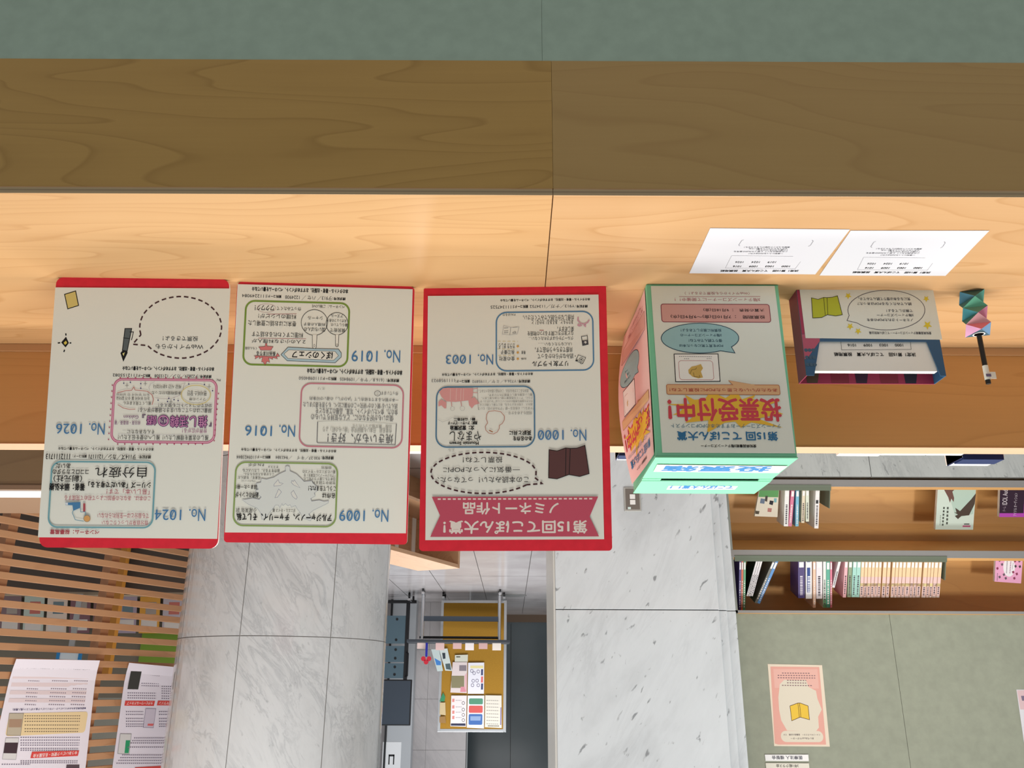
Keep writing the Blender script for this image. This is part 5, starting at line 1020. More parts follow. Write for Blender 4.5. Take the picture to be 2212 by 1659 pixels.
# ================================================================ SETTING
mb = MB()
mb.box(-7, 9, -2, 24, -.1, 0, M_FLOOR)
fl = mb.build('floor'); struct(fl, 'pale polished stone tile floor')
FJ = mat('3c3836', .6)
mb = MB()
for x in (-2.99, -2.30, -1.61, -.92, -.243, .447, 1.137, 1.83, 2.52): mb.box(x-.004, x+.004, 2.2, 19, 0, .0006, FJ)
for y in (6.2, 9.3, 12.6, 16.0): mb.box(-3, 3, y-.006, y+.006, 0, .0005, FJ)
struct(mb.build('trim_1'), 'dark joints between the floor tiles')
# round marble column: slabs with narrow grooves
mb = MB(); RC, CX, CY = .452, 1.018, 4.0
seams = [R(a) for a in (-176, -128, -81.5, -36, 10, 58, 106, 152)]
zs = [.0, .592, 1.352, 2.112, 2.9]
for zi in range(4):
    z0, z1 = zs[zi], zs[zi+1]
    for si in range(8):
        a0 = seams[si]; a1 = seams[(si+1) % 8]; a1 = a1 if a1 > a0 else a1+2*math.pi
        g = .0016/RC; n = 14
        for (b0, b1, m, rr, c0, c1) in [(a0+g*(i == 0)+(a1-a0)*i/n, a0+(a1-a0)*(i+1)/n-g*(i == n-1), M_COL, RC, z0+.0016, z1-.0016) for i in range(n)] + [(a0-g*1.2, a0+g*1.2, JOINT, RC-.0015, z0, z1)]:
            q = [(CX+rr*math.cos(t), CY+rr*math.sin(t), z) for t, z in ((b0, c0), (b1, c0), (b1, c1), (b0, c1))]; mb.face(q, m)
        for i in range(n):
            b0 = a0+(a1-a0)*i/n; b1 = a0+(a1-a0)*(i+1)/n
            mb.face([(CX+(RC-.0015)*math.cos(t), CY+(RC-.0015)*math.sin(t), z) for t, z in ((b0, z1-.002), (b1, z1-.002), (b1, z1+.002), (b0, z1+.002))], JOINT)
col = mb.build('column', smooth=True); struct(col, 'round pale marble column behind the red boards')
mb = MB()
for zi in range(len(zs)): mb.tube((CX, CY, zs[zi]), (CX, CY, zs[zi]+.001), RC-.003, JOINT, 48) if zi == 0 else None
# marble pier with stepped edge
mb = MB(); g = .0016
for z0, z1 in ((0, .48), (.48, 1.24), (1.24, 2.0), (2.0, 3.0)):
    mb.box(-.853, -.183, 3.6, 4.3, z0+g, z1-g, M_PIER); mb.box(-.890, -.853, 3.618, 4.3, z0+g, z1-g, M_PIER); mb.box(-.930, -.890, 3.636, 4.3, z0+g, z1-g, M_PIER)
    mb.box(-.928, -.185, 3.64, 4.28, z1-g, z1+g, JOINT)
mb.box(-.183, -.174, 3.604, 4.3, 0, 3, mat('c9c9c4', .3, .4))
struct(mb.build('wall_centre', bevel=.003), 'white veined marble pier with a stepped edge')
# marble dado below the bookcase, green panel above it
mb = MB(); mb.box(-1.597+.001, -.93, 3.70, 4.3, 0, .654, M_BASE); mb.box(-4.8, -1.599, 3.70, 4.3, 0, .654, M_BASE)
struct(mb.build('wall_lower'), 'grey marble dado below the bookcase')
mb = MB(); mb.box(-1.597+.0008, -.93, 3.716, 4.3, 1.245, 3.0, GREENW); mb.box(-4.8, -1.5978, 3.716, 4.3, 1.245, 3.0, GREENW)
struct(mb.build('wall_upper'), 'grey green painted panel above the bookcase')
# far walls
mb = MB()
for i in range(9):
    for j in range(5): mb.box(.80+i*.72+.002, .80+(i+1)*.72-.002, 16.6, 16.9, j*.86+.002, (j+1)*.86-.002, M_WALL)
mb.box(.80, 7.3, 16.61, 16.9, 0, 4.3, JOINT); struct(mb.build('wall_far_marble'), 'pale marble tiled wall behind the notice boards')
mb = MB(); mb.box(-5, .9, 19.4, 19.6, .0, 4.5, M_DARK)
for x in (-3.2, -1.6, 0.0): mb.box(x-.004, x+.004, 19.39, 19.4, .2, 4.4, BLACK)
struct(mb.build('wall_far_dark'), 'dark polished stone wall at the end of the hall')
mb = MB(); mb.box(-5, .9, 19.36, 19.4, 0, .16, mat('6d5a4a', .4)); struct(mb.build('baseboard_far'), 'brown skirting of the dark far wall')
mb = MB(); mb.box(1.9, 7, 8.0, 8.2, 0, 3.2, mat('8f8b80', .6, .2, 0, 3)); struct(mb.build('wall_reading_room'), 'grey beige wall seen through the slatted screen')
# ================================================================ COUNTER
FY, BKY = 1.032, 1.586
ct = thing('library_counter', 'long light wood library counter that carries the red boards and the green box', 'counter', (0, FY, 0))
def cpart(name, fn, bevel=.0008, label=None):
    m = MB(); fn(m); m.v = [(x, y-FY, z) for x, y, z in m.v]; o = m.build(name, ct, bevel=bevel)
    if label: o['label'] = label
    return o
JX = -.0562
cpart('worktop', lambda m: m.box(JX+.0006, 1.5, FY+.0005, BKY+.03, .8885, .9, W_TOP1), label='worktop panel left of the joint')
cpart('worktop', lambda m: m.box(-1.5, JX-.0006, FY+.0005, BKY+.03, .8885, .9, W_TOP2), label='worktop panel right of the joint')
cpart('front_edge', lambda m: m.box(JX+.0004, 1.5, FY, FY+.0005, .8905, .8997, PLY_F), 0, 'dark striped plywood edge')
cpart('front_edge', lambda m: m.box(-1.5, JX-.0004, FY, FY+.0005, .8905, .8997, PLY_F), 0, 'dark striped plywood edge')
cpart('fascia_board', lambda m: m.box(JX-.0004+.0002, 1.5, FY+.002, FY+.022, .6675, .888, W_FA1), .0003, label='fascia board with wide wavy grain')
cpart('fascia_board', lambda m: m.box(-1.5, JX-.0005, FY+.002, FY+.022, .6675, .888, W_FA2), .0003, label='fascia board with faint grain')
cpart('base_panel', lambda m: m.box(-.0429, 1.5, FY+.004, FY+.02, .05, .6672, GREEN), .0003, label='grey green panel under the fascia')
cpart('base_panel', lambda m: m.box(-1.5, -.0432, FY+.004, FY+.02, .05, .6672, GREEN), .0003, label='grey green panel under the fascia')
cpart('plinth', lambda m: m.box(-1.5, 1.5, FY+.05, BKY, 0, .05, mat('4a4038', .6)), 0)
cpart('back_trim', lambda m: m.box(-1.5, 1.5, BKY, BKY+.02, .9003, .9165, W_TRIM), label='low batten along the foot of the back board')
cpart('back_board', lambda m: m.box(-1.5, 1.5, BKY+.002, BKY+.045, .9166, 1.1075, W_BACK))
cpart('top_edge', lambda m: m.box(-1.5, 1.5, BKY+.001, BKY+.047, 1.1076, 1.1079, PLY_T), 0, 'bright plywood edge on top of the back board')
cpart('rear_panel', lambda m: m.box(-1.5, 1.5, BKY+.046, BKY+.06, .05, 1.05, W_BACK), 0)
cpart('rear_ledge', lambda m: m.box(-1.5, 1.5, BKY+.0605, BKY+.30, 1.02, 1.035, W_BACK), 0)
# ================================================================ RED DISPLAY BOARDS
def board(k, label, round_top, round_bot):
    o, u, v, (wd, ht) = FRAMES[k]; M = frame(k)
    t = thing('display_board', label, 'board', matrix=M, group='red display boards on the counter')
    def corner(cx, cy, r, a): return [(cx+r*math.cos(R(a+90*i/5)), cy+r*math.sin(R(a+90*i/5))) for i in range(6)]
    x0, x1, y0, y1 = -wd/2, wd/2, 0.0, ht; rt, rb = round_top, round_bot
    pts = corner(x1-rt, y1-rt, rt, 0)+corner(x0+rt, y1-rt, rt, 90)+corner(x0+rb, y0+rb, rb, 180)+corner(x1-rb, y0+rb, rb, 270)
    m = MB(); m.prism(pts, .0055, RED); side = mat('f2e6e2', .6); n = len(pts)
    for i in range(len(m.mi)):
        if i >= 2: m.mi[i] = m.slot(side)
    m.build('panel', t)
    sheet(k, 'contest_sheet', t)
    # folded card strut behind, reaching down to the counter
    tilt = math.asin(v[1]); m = MB(); hh = .24
    P0 = Vector((0, hh, -.006)); foot = Matrix(M).inverted() @ (Vector(M @ P0) + Vector((0, .085, 0)));
    wp = M @ P0; fz = Vector((wp.x, wp.y+.10, .9005)); ff = Matrix(M).inverted() @ fz
    m.raw([(-.03, hh, -.0058), (.03, hh, -.0058), (.035, ff.y, ff.z), (-.035, ff.y, ff.z), (-.03, hh, -.0078), (.03, hh, -.0078), (.035, ff.y, ff.z-.002), (-.035, ff.y, ff.z-.002)],
          [(0, 1, 2, 3), (7, 6, 5, 4), (0, 4, 5, 1), (1, 5, 6, 2), (2, 6, 7, 3), (3, 7, 4, 0)], mat('b98d66', .7))
    m.build('strut', t)
    return t
board('b1', 'red display board with the sheet of entries 1024 and 1026 and a dashed speech bubble', .014, .012)
board('b2', 'middle red display board with the sheet of entries 1009, 1016 and 1019', .006, .008)
board('b3', 'red display board with the pink banner and entries 1000 and 1003', .006, .003)
# ================================================================ BALLOT BOX
GB = mat('80cfa6', .55, .3); GBD = mat('3f9b6c', .55, .3)
BX0, BX1, BY0, BY1, BH = -.4515, -.2275, 1.307, 1.5625, .305
bt = thing('ballot_box', 'mint green card ballot box with posters on its front and side', 'ballot box', ((BX0+BX1)/2, BY0, .9))
OX, OY, OZ = (BX0+BX1)/2, BY0, .9
def bpart(m, name, bevel=0, label=None):
    m.v = [(x-OX, y-OY, z-OZ) for x, y, z in m.v]; o = m.build(name, bt, bevel=bevel)
    if label: o['label'] = label
    return o
m = MB(); t = .003
for b in ((BX0, BX1, BY0, BY0+t), (BX0, BX1, BY1-t, BY1), (BX0, BX0+t, BY0+t, BY1-t), (BX1-t, BX1, BY0+t, BY1-t)): m.box(*b, .9003, .9+BH-.003, GB)
m.box(BX0, BX1, BY0, BY1, .9002, .9032, GB); bpart(m, 'body', .0012)
# lid in two flaps with a slot between them
SY = 1.452
m = MB(); m.box(BX0-.001, BX1+.001, BY0-.001, SY-.006, .9+BH-.0028, .9+BH, GB); bpart(m, 'front_flap', .001)
m = MB(); MR = Matrix.Translation((0, SY+.006, .9+BH+.0012)) @ Matrix.Rotation(R(-.9), 4, 'X') @ Matrix.Translation((0, -SY-.006, -.9-BH))
m.box(BX0-.001, BX1+.001, SY+.004, BY1+.001, .9+BH-.0018, .9+BH+.0008, GB, MR)
m.box(BX0-.001, BX0+.022, SY-.007, SY+.006, .9+BH-.0018, .9+BH+.0010, GB); m.box(BX1-.032, BX1+.001, SY-.007, SY+.006, .9+BH-.0018, .9+BH+.0010, GB)
bpart(m, 'rear_flap', .0006)
m = MB(); m.box(BX0+.022, BX1-.032, SY-.006, SY+.005, .9+BH-.03, .9+BH-.0285, mat('15201a', .8)); bpart(m, 'slot', 0, 'dark strip inside the lid slot, standing in for its shade')  # dark strip below the gap paints the shade inside the box
for k, nm in (('bt1', 'title_strip'), ('bt2', 'title_strip')): sheet(k, nm, bt, None, 'e6dfdc', .0004, .0012 if k == 'bt1' else .0010)
fp = sheet('bf', 'front_poster', bt, None, 'e6ebde')
# pink poster on the side, standing off at its rear edge
fk, quad, ops = PRINT['bf']; PRINT['bs'] = ('bf', quad, ops)
def sidebend(v):
    tt = max(0, min(1, (v.x+.1085)/.217)); s = max(0.0, min(1.0, (v.y-.003)/.295)); return Vector((v.x, v.y, v.z+.026*tt**1.6*math.sin(math.pi*min(1, max(0, .12+s*.8)))))
Ms = Matrix(((0, 0, 1, BX1+.0008), (1, 0, 0, BY0+.118), (0, 1, 0, .9), (0, 0, 0, 1)))
sp = sheet('bs', 'side_poster', bt, Ms, 'eec4bf', bend=sidebend); sp['label'] = 'pink copy of the poster on the side of the box'
# ================================================================ BALLOT TRAY
TX0, TX1, TY0, TY1, TH = -.721, -.489, 1.3273, 1.369, .157
tr = thing('ballot_tray', 'low open purple and blue card tray with a paper label beside the green box', 'tray', ((TX0+TX1)/2, TY0, .9))
MAG = mat('a83a58', .5, .3); NAV = mat('2f5a7c', .4, .4); TEAL = mat('3d5a70', .4, .4); PNK = mat('b8546c', .4, .4)
ox, oy = (TX0+TX1)/2, TY0
def tpart(m, name, bevel=0):
    m.v = [(x-ox, y-oy, z-.9) for x, y, z in m.v]; return m.build(name, tr, bevel=bevel)
tt = .0016
m = MB(); Mf = Matrix(((1, 0, 0, ox), (0, 0, -1, TY0), (0, 1, 0, .9), (0, 0, 0, 1)))
hw = (TX1-TX0)/2
fpts = [(-hw, .0004), (hw, .0004), (hw, TH), (hw-.012, TH), (hw-.024, .094), (-.076, .094), (-.094, TH), (-hw, TH)][::1]
# outline seen from the front: x grows to the viewer's right; the window for the slips is cut from the top edge
fpts = [(-hw, .0004), (hw, .0004), (hw, TH), (hw-.013, TH), (hw-.029, .0955), (-hw+.0225, .0955), (-hw+.0095, TH), (-hw, TH)]
m.prism(fpts, tt, NAV, Mf)
m.face([Mf @ Vector(p) for p in ((hw-.029, .0955, .0003), (hw-.030, .083, .0003), (hw, .083, .0003), (hw, .128, .0003), (hw-.0035, .128, .0003))], PNK)
m.face([Mf @ Vector(p) for p in ((hw-.0055, .0006, .0002), (hw-.0003, .0006, .0002), (hw-.0003, .0825, .0002), (hw-.0055, .0825, .0002))], MAG)
for i in range(9):
    a = hw-.004-(i % 3)*.006; b = .112+(i//3)*.013
    m.face([Mf @ Vector((a+.0035*math.cos(q*1.05), b+.0035*math.sin(q*1.05), .0004)) for q in range(6)], TEAL)
tpart(m, 'front_wall')
m = MB(); m.box(TX0, TX1, TY1-tt, TY1, .9004, .9+TH, MAG)
for i, c in enumerate(('5c4a3a', '8a3040', '3a2438', '8a3040', '2e2a3a')):
    a = TX1-.012-i*.042; m.face([(a, TY1-tt-.0003, .9+.098), (a-.034, TY1-tt-.0003, .9+.098), (a-.020-.012*(i % 2), TY1-tt-.0003, .9+TH-.001), (a-.002, TY1-tt-.0003, .9+TH-.001)], mat(c, .4))
tpart(m, 'back_wall')
m = MB(); m.box(TX1-tt, TX1, TY0+tt, TY1-tt, .9004, .9+TH, MAG); tpart(m, 'side_wall')
m = MB(); m.box(TX0, TX0+tt, TY0+tt, TY1-tt, .9004, .9+TH, NAV); tpart(m, 'side_wall')
m = MB(); m.box(TX0+tt, TX1-tt, TY0+tt, TY1-tt, .9004, .902, MAG); tpart(m, 'bottom')
sheet('tf', 'label_sheet', tr, None, 'e9ecdf')
ps = thing('paper_stack', 'stack of white voting slips standing in the printed tray', 'paper', (ox, TY0+.004, .9022))
m = MB(); m.box(-.1045, .1045, -.0005, .011, 0, .1455, mat('eeece2', .6))
m.v = [(x, y, z) for x, y, z in m.v]; m.build('slips', ps, bevel=.0004)
m = MB(); printing(m, PRINT['tb'][2]); Mt = frame('tb'); Mt[1][3] = TY0+.0033
o = m.build('top_slip'); o.parent = ps; o.matrix_local = ps.matrix_world.inverted() @ Mt; bpy.context.view_layer.update()
# ================================================================ BALLOT SLIPS ON THE COUNTER
for k, lab in (('s1', 'white voting slip lying on the counter beside the green box'), ('s2', 'white voting slip lying on the counter in front of the printed tray')):
    tag(sheet(k, 'voting_slip', None, frame(k, .0004), 'd2d2d8', .0003), lab, 'paper', 'voting slips lying on the counter')
# ================================================================ ORIGAMI PEN STAND
po = thing('pen_stand', 'folded paper pen stand of teal, pink and blue triangles', 'pen stand', (-.7945, 1.337, .9), R(17))
HID = '5fa89e'
# faces per band: front, left side, then the others
pal = [('4f716c', '4d8296', '5fae9e'), ('6dbd9f', '4d8a90', '4f9a84'), ('5f9284', '4a98a0', 'e090b0'), ('e4aab0', '4a8a84', 'c87890'), ('e07f8e', 'e6a8cc', '7fa8cf'), (None, 'e6a8cc', '7fa8cf')]
rad, hstep = .0222, .0153
rings = []
for j in range(7):
    off = -150 if j % 2 == 0 else -90
    rings.append([(rad*math.cos(R(off+120*i)), rad*math.sin(R(off+120*i)), .0003+hstep*j) for i in range(3)])
m = MB()
for j in range(5):
    A, Bq = rings[j], rings[j+1]; fr_c, lf, rt = pal[j]
    for i in range(3):
        ca = fr_c if i == 0 else (lf if i == 1 else rt); cb = (lf, HID, rt)[i]
        fa = [A[i], A[(i+1) % 3], Bq[i]] if j % 2 == 0 else [A[i], Bq[(i+1) % 3], Bq[i]]
        fb = [A[(i+1) % 3], Bq[(i+1) % 3], Bq[i]] if j % 2 == 0 else [A[i], A[(i+1) % 3], Bq[(i+1) % 3]]
        if ca: m.face(fa, mat(ca, .7))
        m.face(fb, mat(cb, .7))
m.build('folded_tower', po)
m = MB(); n = 24; zt = .0003+hstep*5
for i in range(n):
    a, b = 2*math.pi*i/n, 2*math.pi*(i+1)/n
    m.face([(.0098*math.cos(a), .0098*math.sin(a), zt+.001), (.0098*math.cos(b), .0098*math.sin(b), zt+.001), (.0078*math.cos(b), .0078*math.sin(b), zt+.0012), (.0078*math.cos(a), .0078*math.sin(a), zt+.0012)], WHITE)
    m.face([(.0078*math.cos(a), .0078*math.sin(a), zt+.0012), (.0078*math.cos(b), .0078*math.sin(b), zt+.0012), (.0078*math.cos(b), .0078*math.sin(b), .004), (.0078*math.cos(a), .0078*math.sin(a), .004)], mat('3a2a26', .8))
m.build('inner_tube', po)
m = MB(); tri = rings[5]; inn = [(.0095*math.cos(R(-90+15*i)), .0095*math.sin(R(-90+15*i)), zt) for i in range(24)]
for k in range(3): m.face([tri[k]]+[inn[(k*8+i) % 24] for i in range(9)]+[tri[(k+1) % 3]], mat('44606c', .7))
m.build('top_rim', po)
pc = thing('pencil', 'black pencil with a white label standing in the folded pen stand', 'pencil', (-.7945, 1.337, .905))
top = Vector((-.0035, .006, .160)); base = Vector((0, 0, 0))
def along(t): return base.lerp(top, t)
m = MB(); m.tube(along(0), along(1), .0041, mat('1d1a18', .35, .4), 14); m.build('shaft', pc)
m = MB(); m.tube(along(.80), along(.955), .0045, mat('e6e4d8', .5), 14); lw = m.build('label_wrap', pc)
m = MB(); q = along(.94); m.box(q.x-.0125, q.x-.003, q.y-.0048, q.y-.0042, q.z-.010, q.z+.002, mat('e6e4d8', .5)); m.build('label_flag', pc)
m = MB(); q = along(.915); m.box(q.x-.0042, q.x+.0042, q.y-.0051, q.y-.0047, q.z-.0024, q.z+.0024, mat('6a6080', .5)); m.build('label_print', lw)
# ================================================================ THINGS PEEPING OVER THE BACK OF THE COUNTER
def flat(name, label, cat, x0, x1, y0, y1, ztop, h, tc, group=None, sidec='f4f4f4'):
    m = MB(); m.box(x0, x1, y0, y1, ztop-h, ztop, mat(sidec, .5)); e = .0012
    m.box(x0+e, x1-e, y0+e, y1-e, ztop, ztop+.0006, mat(tc, .5)); return tag(m.build(name), label, cat, group)
LG = 'white leaflets peeping over the back of the counter'
flat('leaflet_stack', 'white leaflets peeping over the counter back behind the green box, nearest it', 'leaflet', -.740, -.655, 1.648, 1.668, 1.1035, .068, 'fbfbfb', LG)
flat('leaflet_stack', 'white leaflets peeping over the counter back behind the printed tray, nearest the box', 'leaflet', -.832, -.742, 1.648, 1.664, 1.1025, .067, 'fbfbfb', LG)
flat('leaflet_stack', 'white leaflets peeping over the counter back, next to the navy folder', 'leaflet', -.905, -.834, 1.648, 1.664, 1.1025, .067, 'fbfbfb', LG)
flat('leaflet_stack', 'white leaflets peeping over the counter back between two red boards', 'leaflet', .16, .30, 1.648, 1.668, 1.1025, .067, 'fbfbfb', LG)
def folder(label, x0, x1, y0, y1, z):
    t = thing('folder', label, 'folder', ((x0+x1)/2, y0, 1.0352), group='navy folders behind the counter')
    cx, H = (x0+x1)/2, z-1.0352
    m = MB(); m.box(x0-cx, x1-cx, 0, y1-y0, 0, H-.004, mat('f6f6f6', .5)); m.build('pages', t)
    m = MB(); m.box(x0-cx+.002, x1-cx-.002, -.0015, 0, 0, H, mat('1f2f5c', .4)); m.box(x0-cx+.002, x1-cx-.002, 0, (y1-y0)*.55, H-.004, H, mat('1f2f5c', .4)); m.box(x1-cx-.0015, x1-cx, 0, y1-y0-.004, 0, H-.002, mat('1f2f5c', .4)); m.build('cover', t)
folder('navy folder with white pages peeping over the counter behind the tray end', -.992, -.906, 1.665, 1.73, 1.111)
folder('navy folder with white pages peeping out between a red board and the green box', -.262, -.2145, 1.665, 1.715, 1.106)
# low box beyond the counter end
bx = thing('low_cabinet', 'low dark wood cabinet with a white top beyond the counter, before the slatted screen', 'cabinet', (1.62, 2.4, 0))
m = MB(); m.box(-.42, .42, 0, .35, 0, 1.005, wood('wood_low', (.30, .20, .10), (.2, .12, .06), 40, 5)); m.build('body', bx)
m = MB(); m.box(-.42, .42, -.004, .35, 1.005, 1.018, mat('9a7d64', .5)); m.build('rim', bx)
m = MB(); m.box(-.42, .415, .004, .09, 1.018, 1.0215, mat('fdfdfd', .5)); m.build('white_top', bx)
# ================================================================ SWITCH PLATE
sw = thing('switch_plate', 'grey metal plate with two white rocker switches on the marble pier', 'switch', (-.517, 3.6, .783))
m = MB(); m.box(-.036, .036, -.006, 0, -.052, .052, mat('b9bab6', .4, .4, .3)); m.build('surround', sw, bevel=.002)
m = MB(); m.box(-.0295, .0295, -.0075, -.006, -.045, .045, mat('8e8a86', .4, .4, .6)); pl = m.build('plate', sw, bevel=.001)
for z in (-.011, .013): m = MB(); m.box(-.011, .012, -.0115, -.0075, z-.010, z+.010, mat('eeeeec', .4)); m.build('rocker', pl, bevel=.0012)
m = MB(); m.box(.009, .022, -.0079, -.0075, .034, .043, mat('d8ece8', .5)); m.build('sticker', pl)
# ================================================================ BOOKCASE
TAU = R(24)
bc = thing('bookcase', 'built-in brown wood bookcase with tilted shelves in the recess beside the pier', 'bookcase', (-1.6, 3.70, 0))
def kpart(m, name, label=None, bevel=0, parent=bc):
    m.v = [(x+1.6, y-3.70, z) for x, y, z in m.v]; o = m.build(name, parent, bevel=bevel)
    if label: o['label'] = label
    return o
def tilted(z): return Matrix.Translation((0, 3.72, z)) @ Matrix.Rotation(-TAU, 4, 'X')
for z, hgt in ((1.0165, .30), (.706, .33)):
    T = tilted(z)
    m = MB(); m.box(-4.8, -.93, -.012, .235, -.022, -.001, W_SHELF, T); sh = kpart(m, 'shelf_board')
    m = MB(); m.box(-4.8, -.93, .2, .215, -.001, hgt, W_SHELF, T); kpart(m, 'back_board')
    m = MB(); m.box(-4.8, -.93, 3.698, 3.7075, z-.037, z-.008, STEEL); m.box(-4.8, -.93, 3.697, 3.7085, z-.008, z-.006, ALU); o = kpart(m, 'front_edge', 'metal lip along the front of the shelf', parent=sh)
m = MB(); m.box(-4.8, -.93, 3.706, 3.99, 1.236, 1.2449, W_SHELF); kpart(m, 'top_board')
m = MB(); m.box(-4.8, -.93, 3.70, 3.7155, 1.232, 1.243, STEEL); kpart(m, 'top_edge', 'thin metal strip under the green panel')
m = MB(); m.box(-.955, -.931, 3.70, 3.99, .655, 1.2449, mat('8f938c', .5)); kpart(m, 'side_panel')
m = MB(); m.box(-4.8, -.93, 3.985, 3.99, .655, 1.24, W_SHELF); kpart(m, 'rear_panel')
def bookend(label, z, x0, x1, wall, left):
    T = Matrix.Translation((0, 3.72, z)) @ Matrix.Rotation(-TAU, 4, 'X')
    t = thing('bookend', label, 'bookend', (x0, 3.72, z), group='acrylic bookends')
    iv = Matrix.Translation((-x0, -3.72, -z))
    m = MB(); m.box(x0, x1, -.0185, -.0135, -.022, .004, ACRYL, iv @ T); m.build('front_lip', t)
    m = MB()
    m.box(x0-.004, x0, -.012, .12, .0, .085, ACRYL, iv @ T) if left else m.box(x0, x0+.004, -.012, .12, .0, .085, ACRYL, iv @ T)
    m.build('end_wall', t)
bookend('grey acrylic bookend closing the paperback row on the upper shelf', 1.0165, -1.872, -.96, 1, False)
bookend('grey acrylic bookend closing the book group on the lower shelf', .706, -1.412, -.96, 1, False)
# ---- books
PG = mat('ece6d8', .7)
def book(b):
    cx, zb, wd, h, tilt, c, kind, lab, grp = b
    if kind == 's' and wd > .02: wd = .02
    T = Matrix.Translation((cx, 3.72, zb)) @ Matrix.Rotation(-TAU, 4, 'X') @ Matrix.Translation((0, 0, abs(math.sin(tilt))*wd/2+.0004)) @ Matrix.Rotation(tilt, 4, 'Y')
    m = MB(); hw = wd/2*.95; D = .105 if h < .17 else .125 if h < .18 else .145
    m.box(-hw, hw, 0, D, 0, h, mat('1c1e22' if kind == 'k' else c, .4, .4)); m.box(-hw*.8, hw*.8, .004, D+.0005, .002, h+.0004, PG)
    e = -.0004
    def band(z0, z1, col, x0=-1, x1=1, k=0):
        m.face([(x0*hw*.98, e-k*.0002, z0*h), (x1*hw*.98, e-k*.0002, z0*h), (x1*hw*.98, e-k*.0002, z1*h), (x0*hw*.98, e-k*.0002, z1*h)], mat(col, .5))
    if kind in 'k': band(0, 1, 'e4e2e6')
    if kind == 'o': band(.45, 1, 'e8c8c4'); band(.62, .7, 'f0e2a8'); band(.97, 1, 'f2eee6')
    if kind == 'n': band(.03, .84, '2f4a8f', -.45, .62)
    if kind == 'g': band(.82, 1, '66a070'); band(0, .16, 'f0f0f0')
    if kind == 'b': band(.28, .37, '26262a', -.5, .7, 1)
    band(.06, .20, 'f4f2f2', -.72, .72, 2)
    dk = {'p': 'e0dcea', 'n': 'e6eaf4', 's': 'f0ece8'}.get(kind, '4a4650')
    z0 = .42; rnd = random.Random(int(abs(cx)*1e4))
    while z0 < .92:
        l = .012+rnd.random()*.028
        if kind == 'o' and z0 < .68: z0 += .06; continue
        m.face([(-hw*.38, e-.0006, z0*h), (hw*.42, e-.0006, z0*h), (hw*.42, e-.0006, (z0+l)*h), (-hw*.38, e-.0006, (z0+l)*h)], mat(dk, .6)); z0 += l+.018
    o = m.build('book'); o.matrix_world = T; return tag(o, lab, 'book', grp)
for b in BOOKS: book(b)
def faceout(key, label, cover, th, D=.02, dn=0):
    t = thing('book', label, 'book', matrix=frame(PRINT[key][0], dn), group='face-out books on the shelves')
    q = PRINT[key][1]; pts = [(q[i]*.001, q[i+1]*.001) for i in range(0, 8, 2)]
    m = MB(); m.prism(pts if True else pts, th, mat('e9e4d8', .7), Matrix.Translation((0, 0, -.0006))); m.build('pages', t)
    s_ = sheet(key, 'cover', t, frame(PRINT[key][0], dn), cover, .0005, 0); return t
faceout('c1', 'book with a green and white illustrated cover facing out on the lower shelf', 'dcd6c6', .014)
faceout('c2', 'pale green book with a dark winged creature on its cover, lower shelf', 'ccdcd2', .016)
faceout('c3', 'dark purple and magenta book facing out at the end of the lower shelf', '2e1a2e', .016)
faceout('c4', 'pink book with a white oval facing out on the upper shelf', 'e6a8cc', .012)
# ================================================================ PANEL POSTERS
tag(sheet('wp1', 'poster', None, None, 'e6d8c4', .0003, .0008), 'pink poster with a yellow open book on the grey green panel', 'poster')
tag(sheet('wp2', 'name_plate', None, None, 'f2f2f2', .004, .0008), 'white name plate directly under the pink poster side of the panel, upper of two', 'name plate', 'name plates on the green panel')
tag(sheet('wp3', 'name_plate', None, None, 'e2dfd2', .004, .0008), 'cream name plate, farther of the two plates from the pink poster', 'name plate', 'name plates on the green panel')
tag(sheet('wp4', 'notice', None, None, 'dcdce2', .0003, .0008), 'white and pink notice at the edge of the photo on the green panel', 'notice')
# ================================================================ SLATTED SCREEN
Mlp = frame('lp')
sc = thing('slatted_screen', 'tall screen of horizontal wooden slats beside the round column', 'screen', matrix=Matrix.Translation((Mlp[0][3], Mlp[1][3], 0)) @ Mlp.to_3x3().to_4x4() @ Matrix.Rotation(-math.pi/2, 4, 'X'))
# local: x along the screen towards the viewer, y to the back, z up
m = MB(); zz = .15; x0, x1 = -1.3, 1.6
k = 0
while zz < 2.75:
    z0 = .955+(k-16)*.0537
    if z0 > .1: m.box(x0, x1, .001, .022, z0, z0+.0268, W_SLAT)
    k += 1; zz = z0+.0537
m.build('slat_panel', sc, bevel=.001)
for px in (.03, -.495, -1.02, .555, 1.08): m = MB(); m.box(px-.021, px+.021, .0225, .075, 0, 2.8, W_SLAT); m.build('post', sc)
def curl(v): return Vector((v.x, v.y, v.z+.004+.0 + max(0, .12-(v.y-.035))**2*1.2))
tag(sheet('lp1', 'paper_poster', None, None, 'eae2ea', .0003, .004, curl), 'long printed poster with an orange box hanging on the slatted screen, farther from the column', 'poster', 'posters on the slatted screen')
tag(sheet('lp2', 'paper_poster', None, None, 'e6e0ea', .0003, .004, curl), 'long printed poster with red headings hanging on the slatted screen by the column', 'poster', 'posters on the slatted screen')
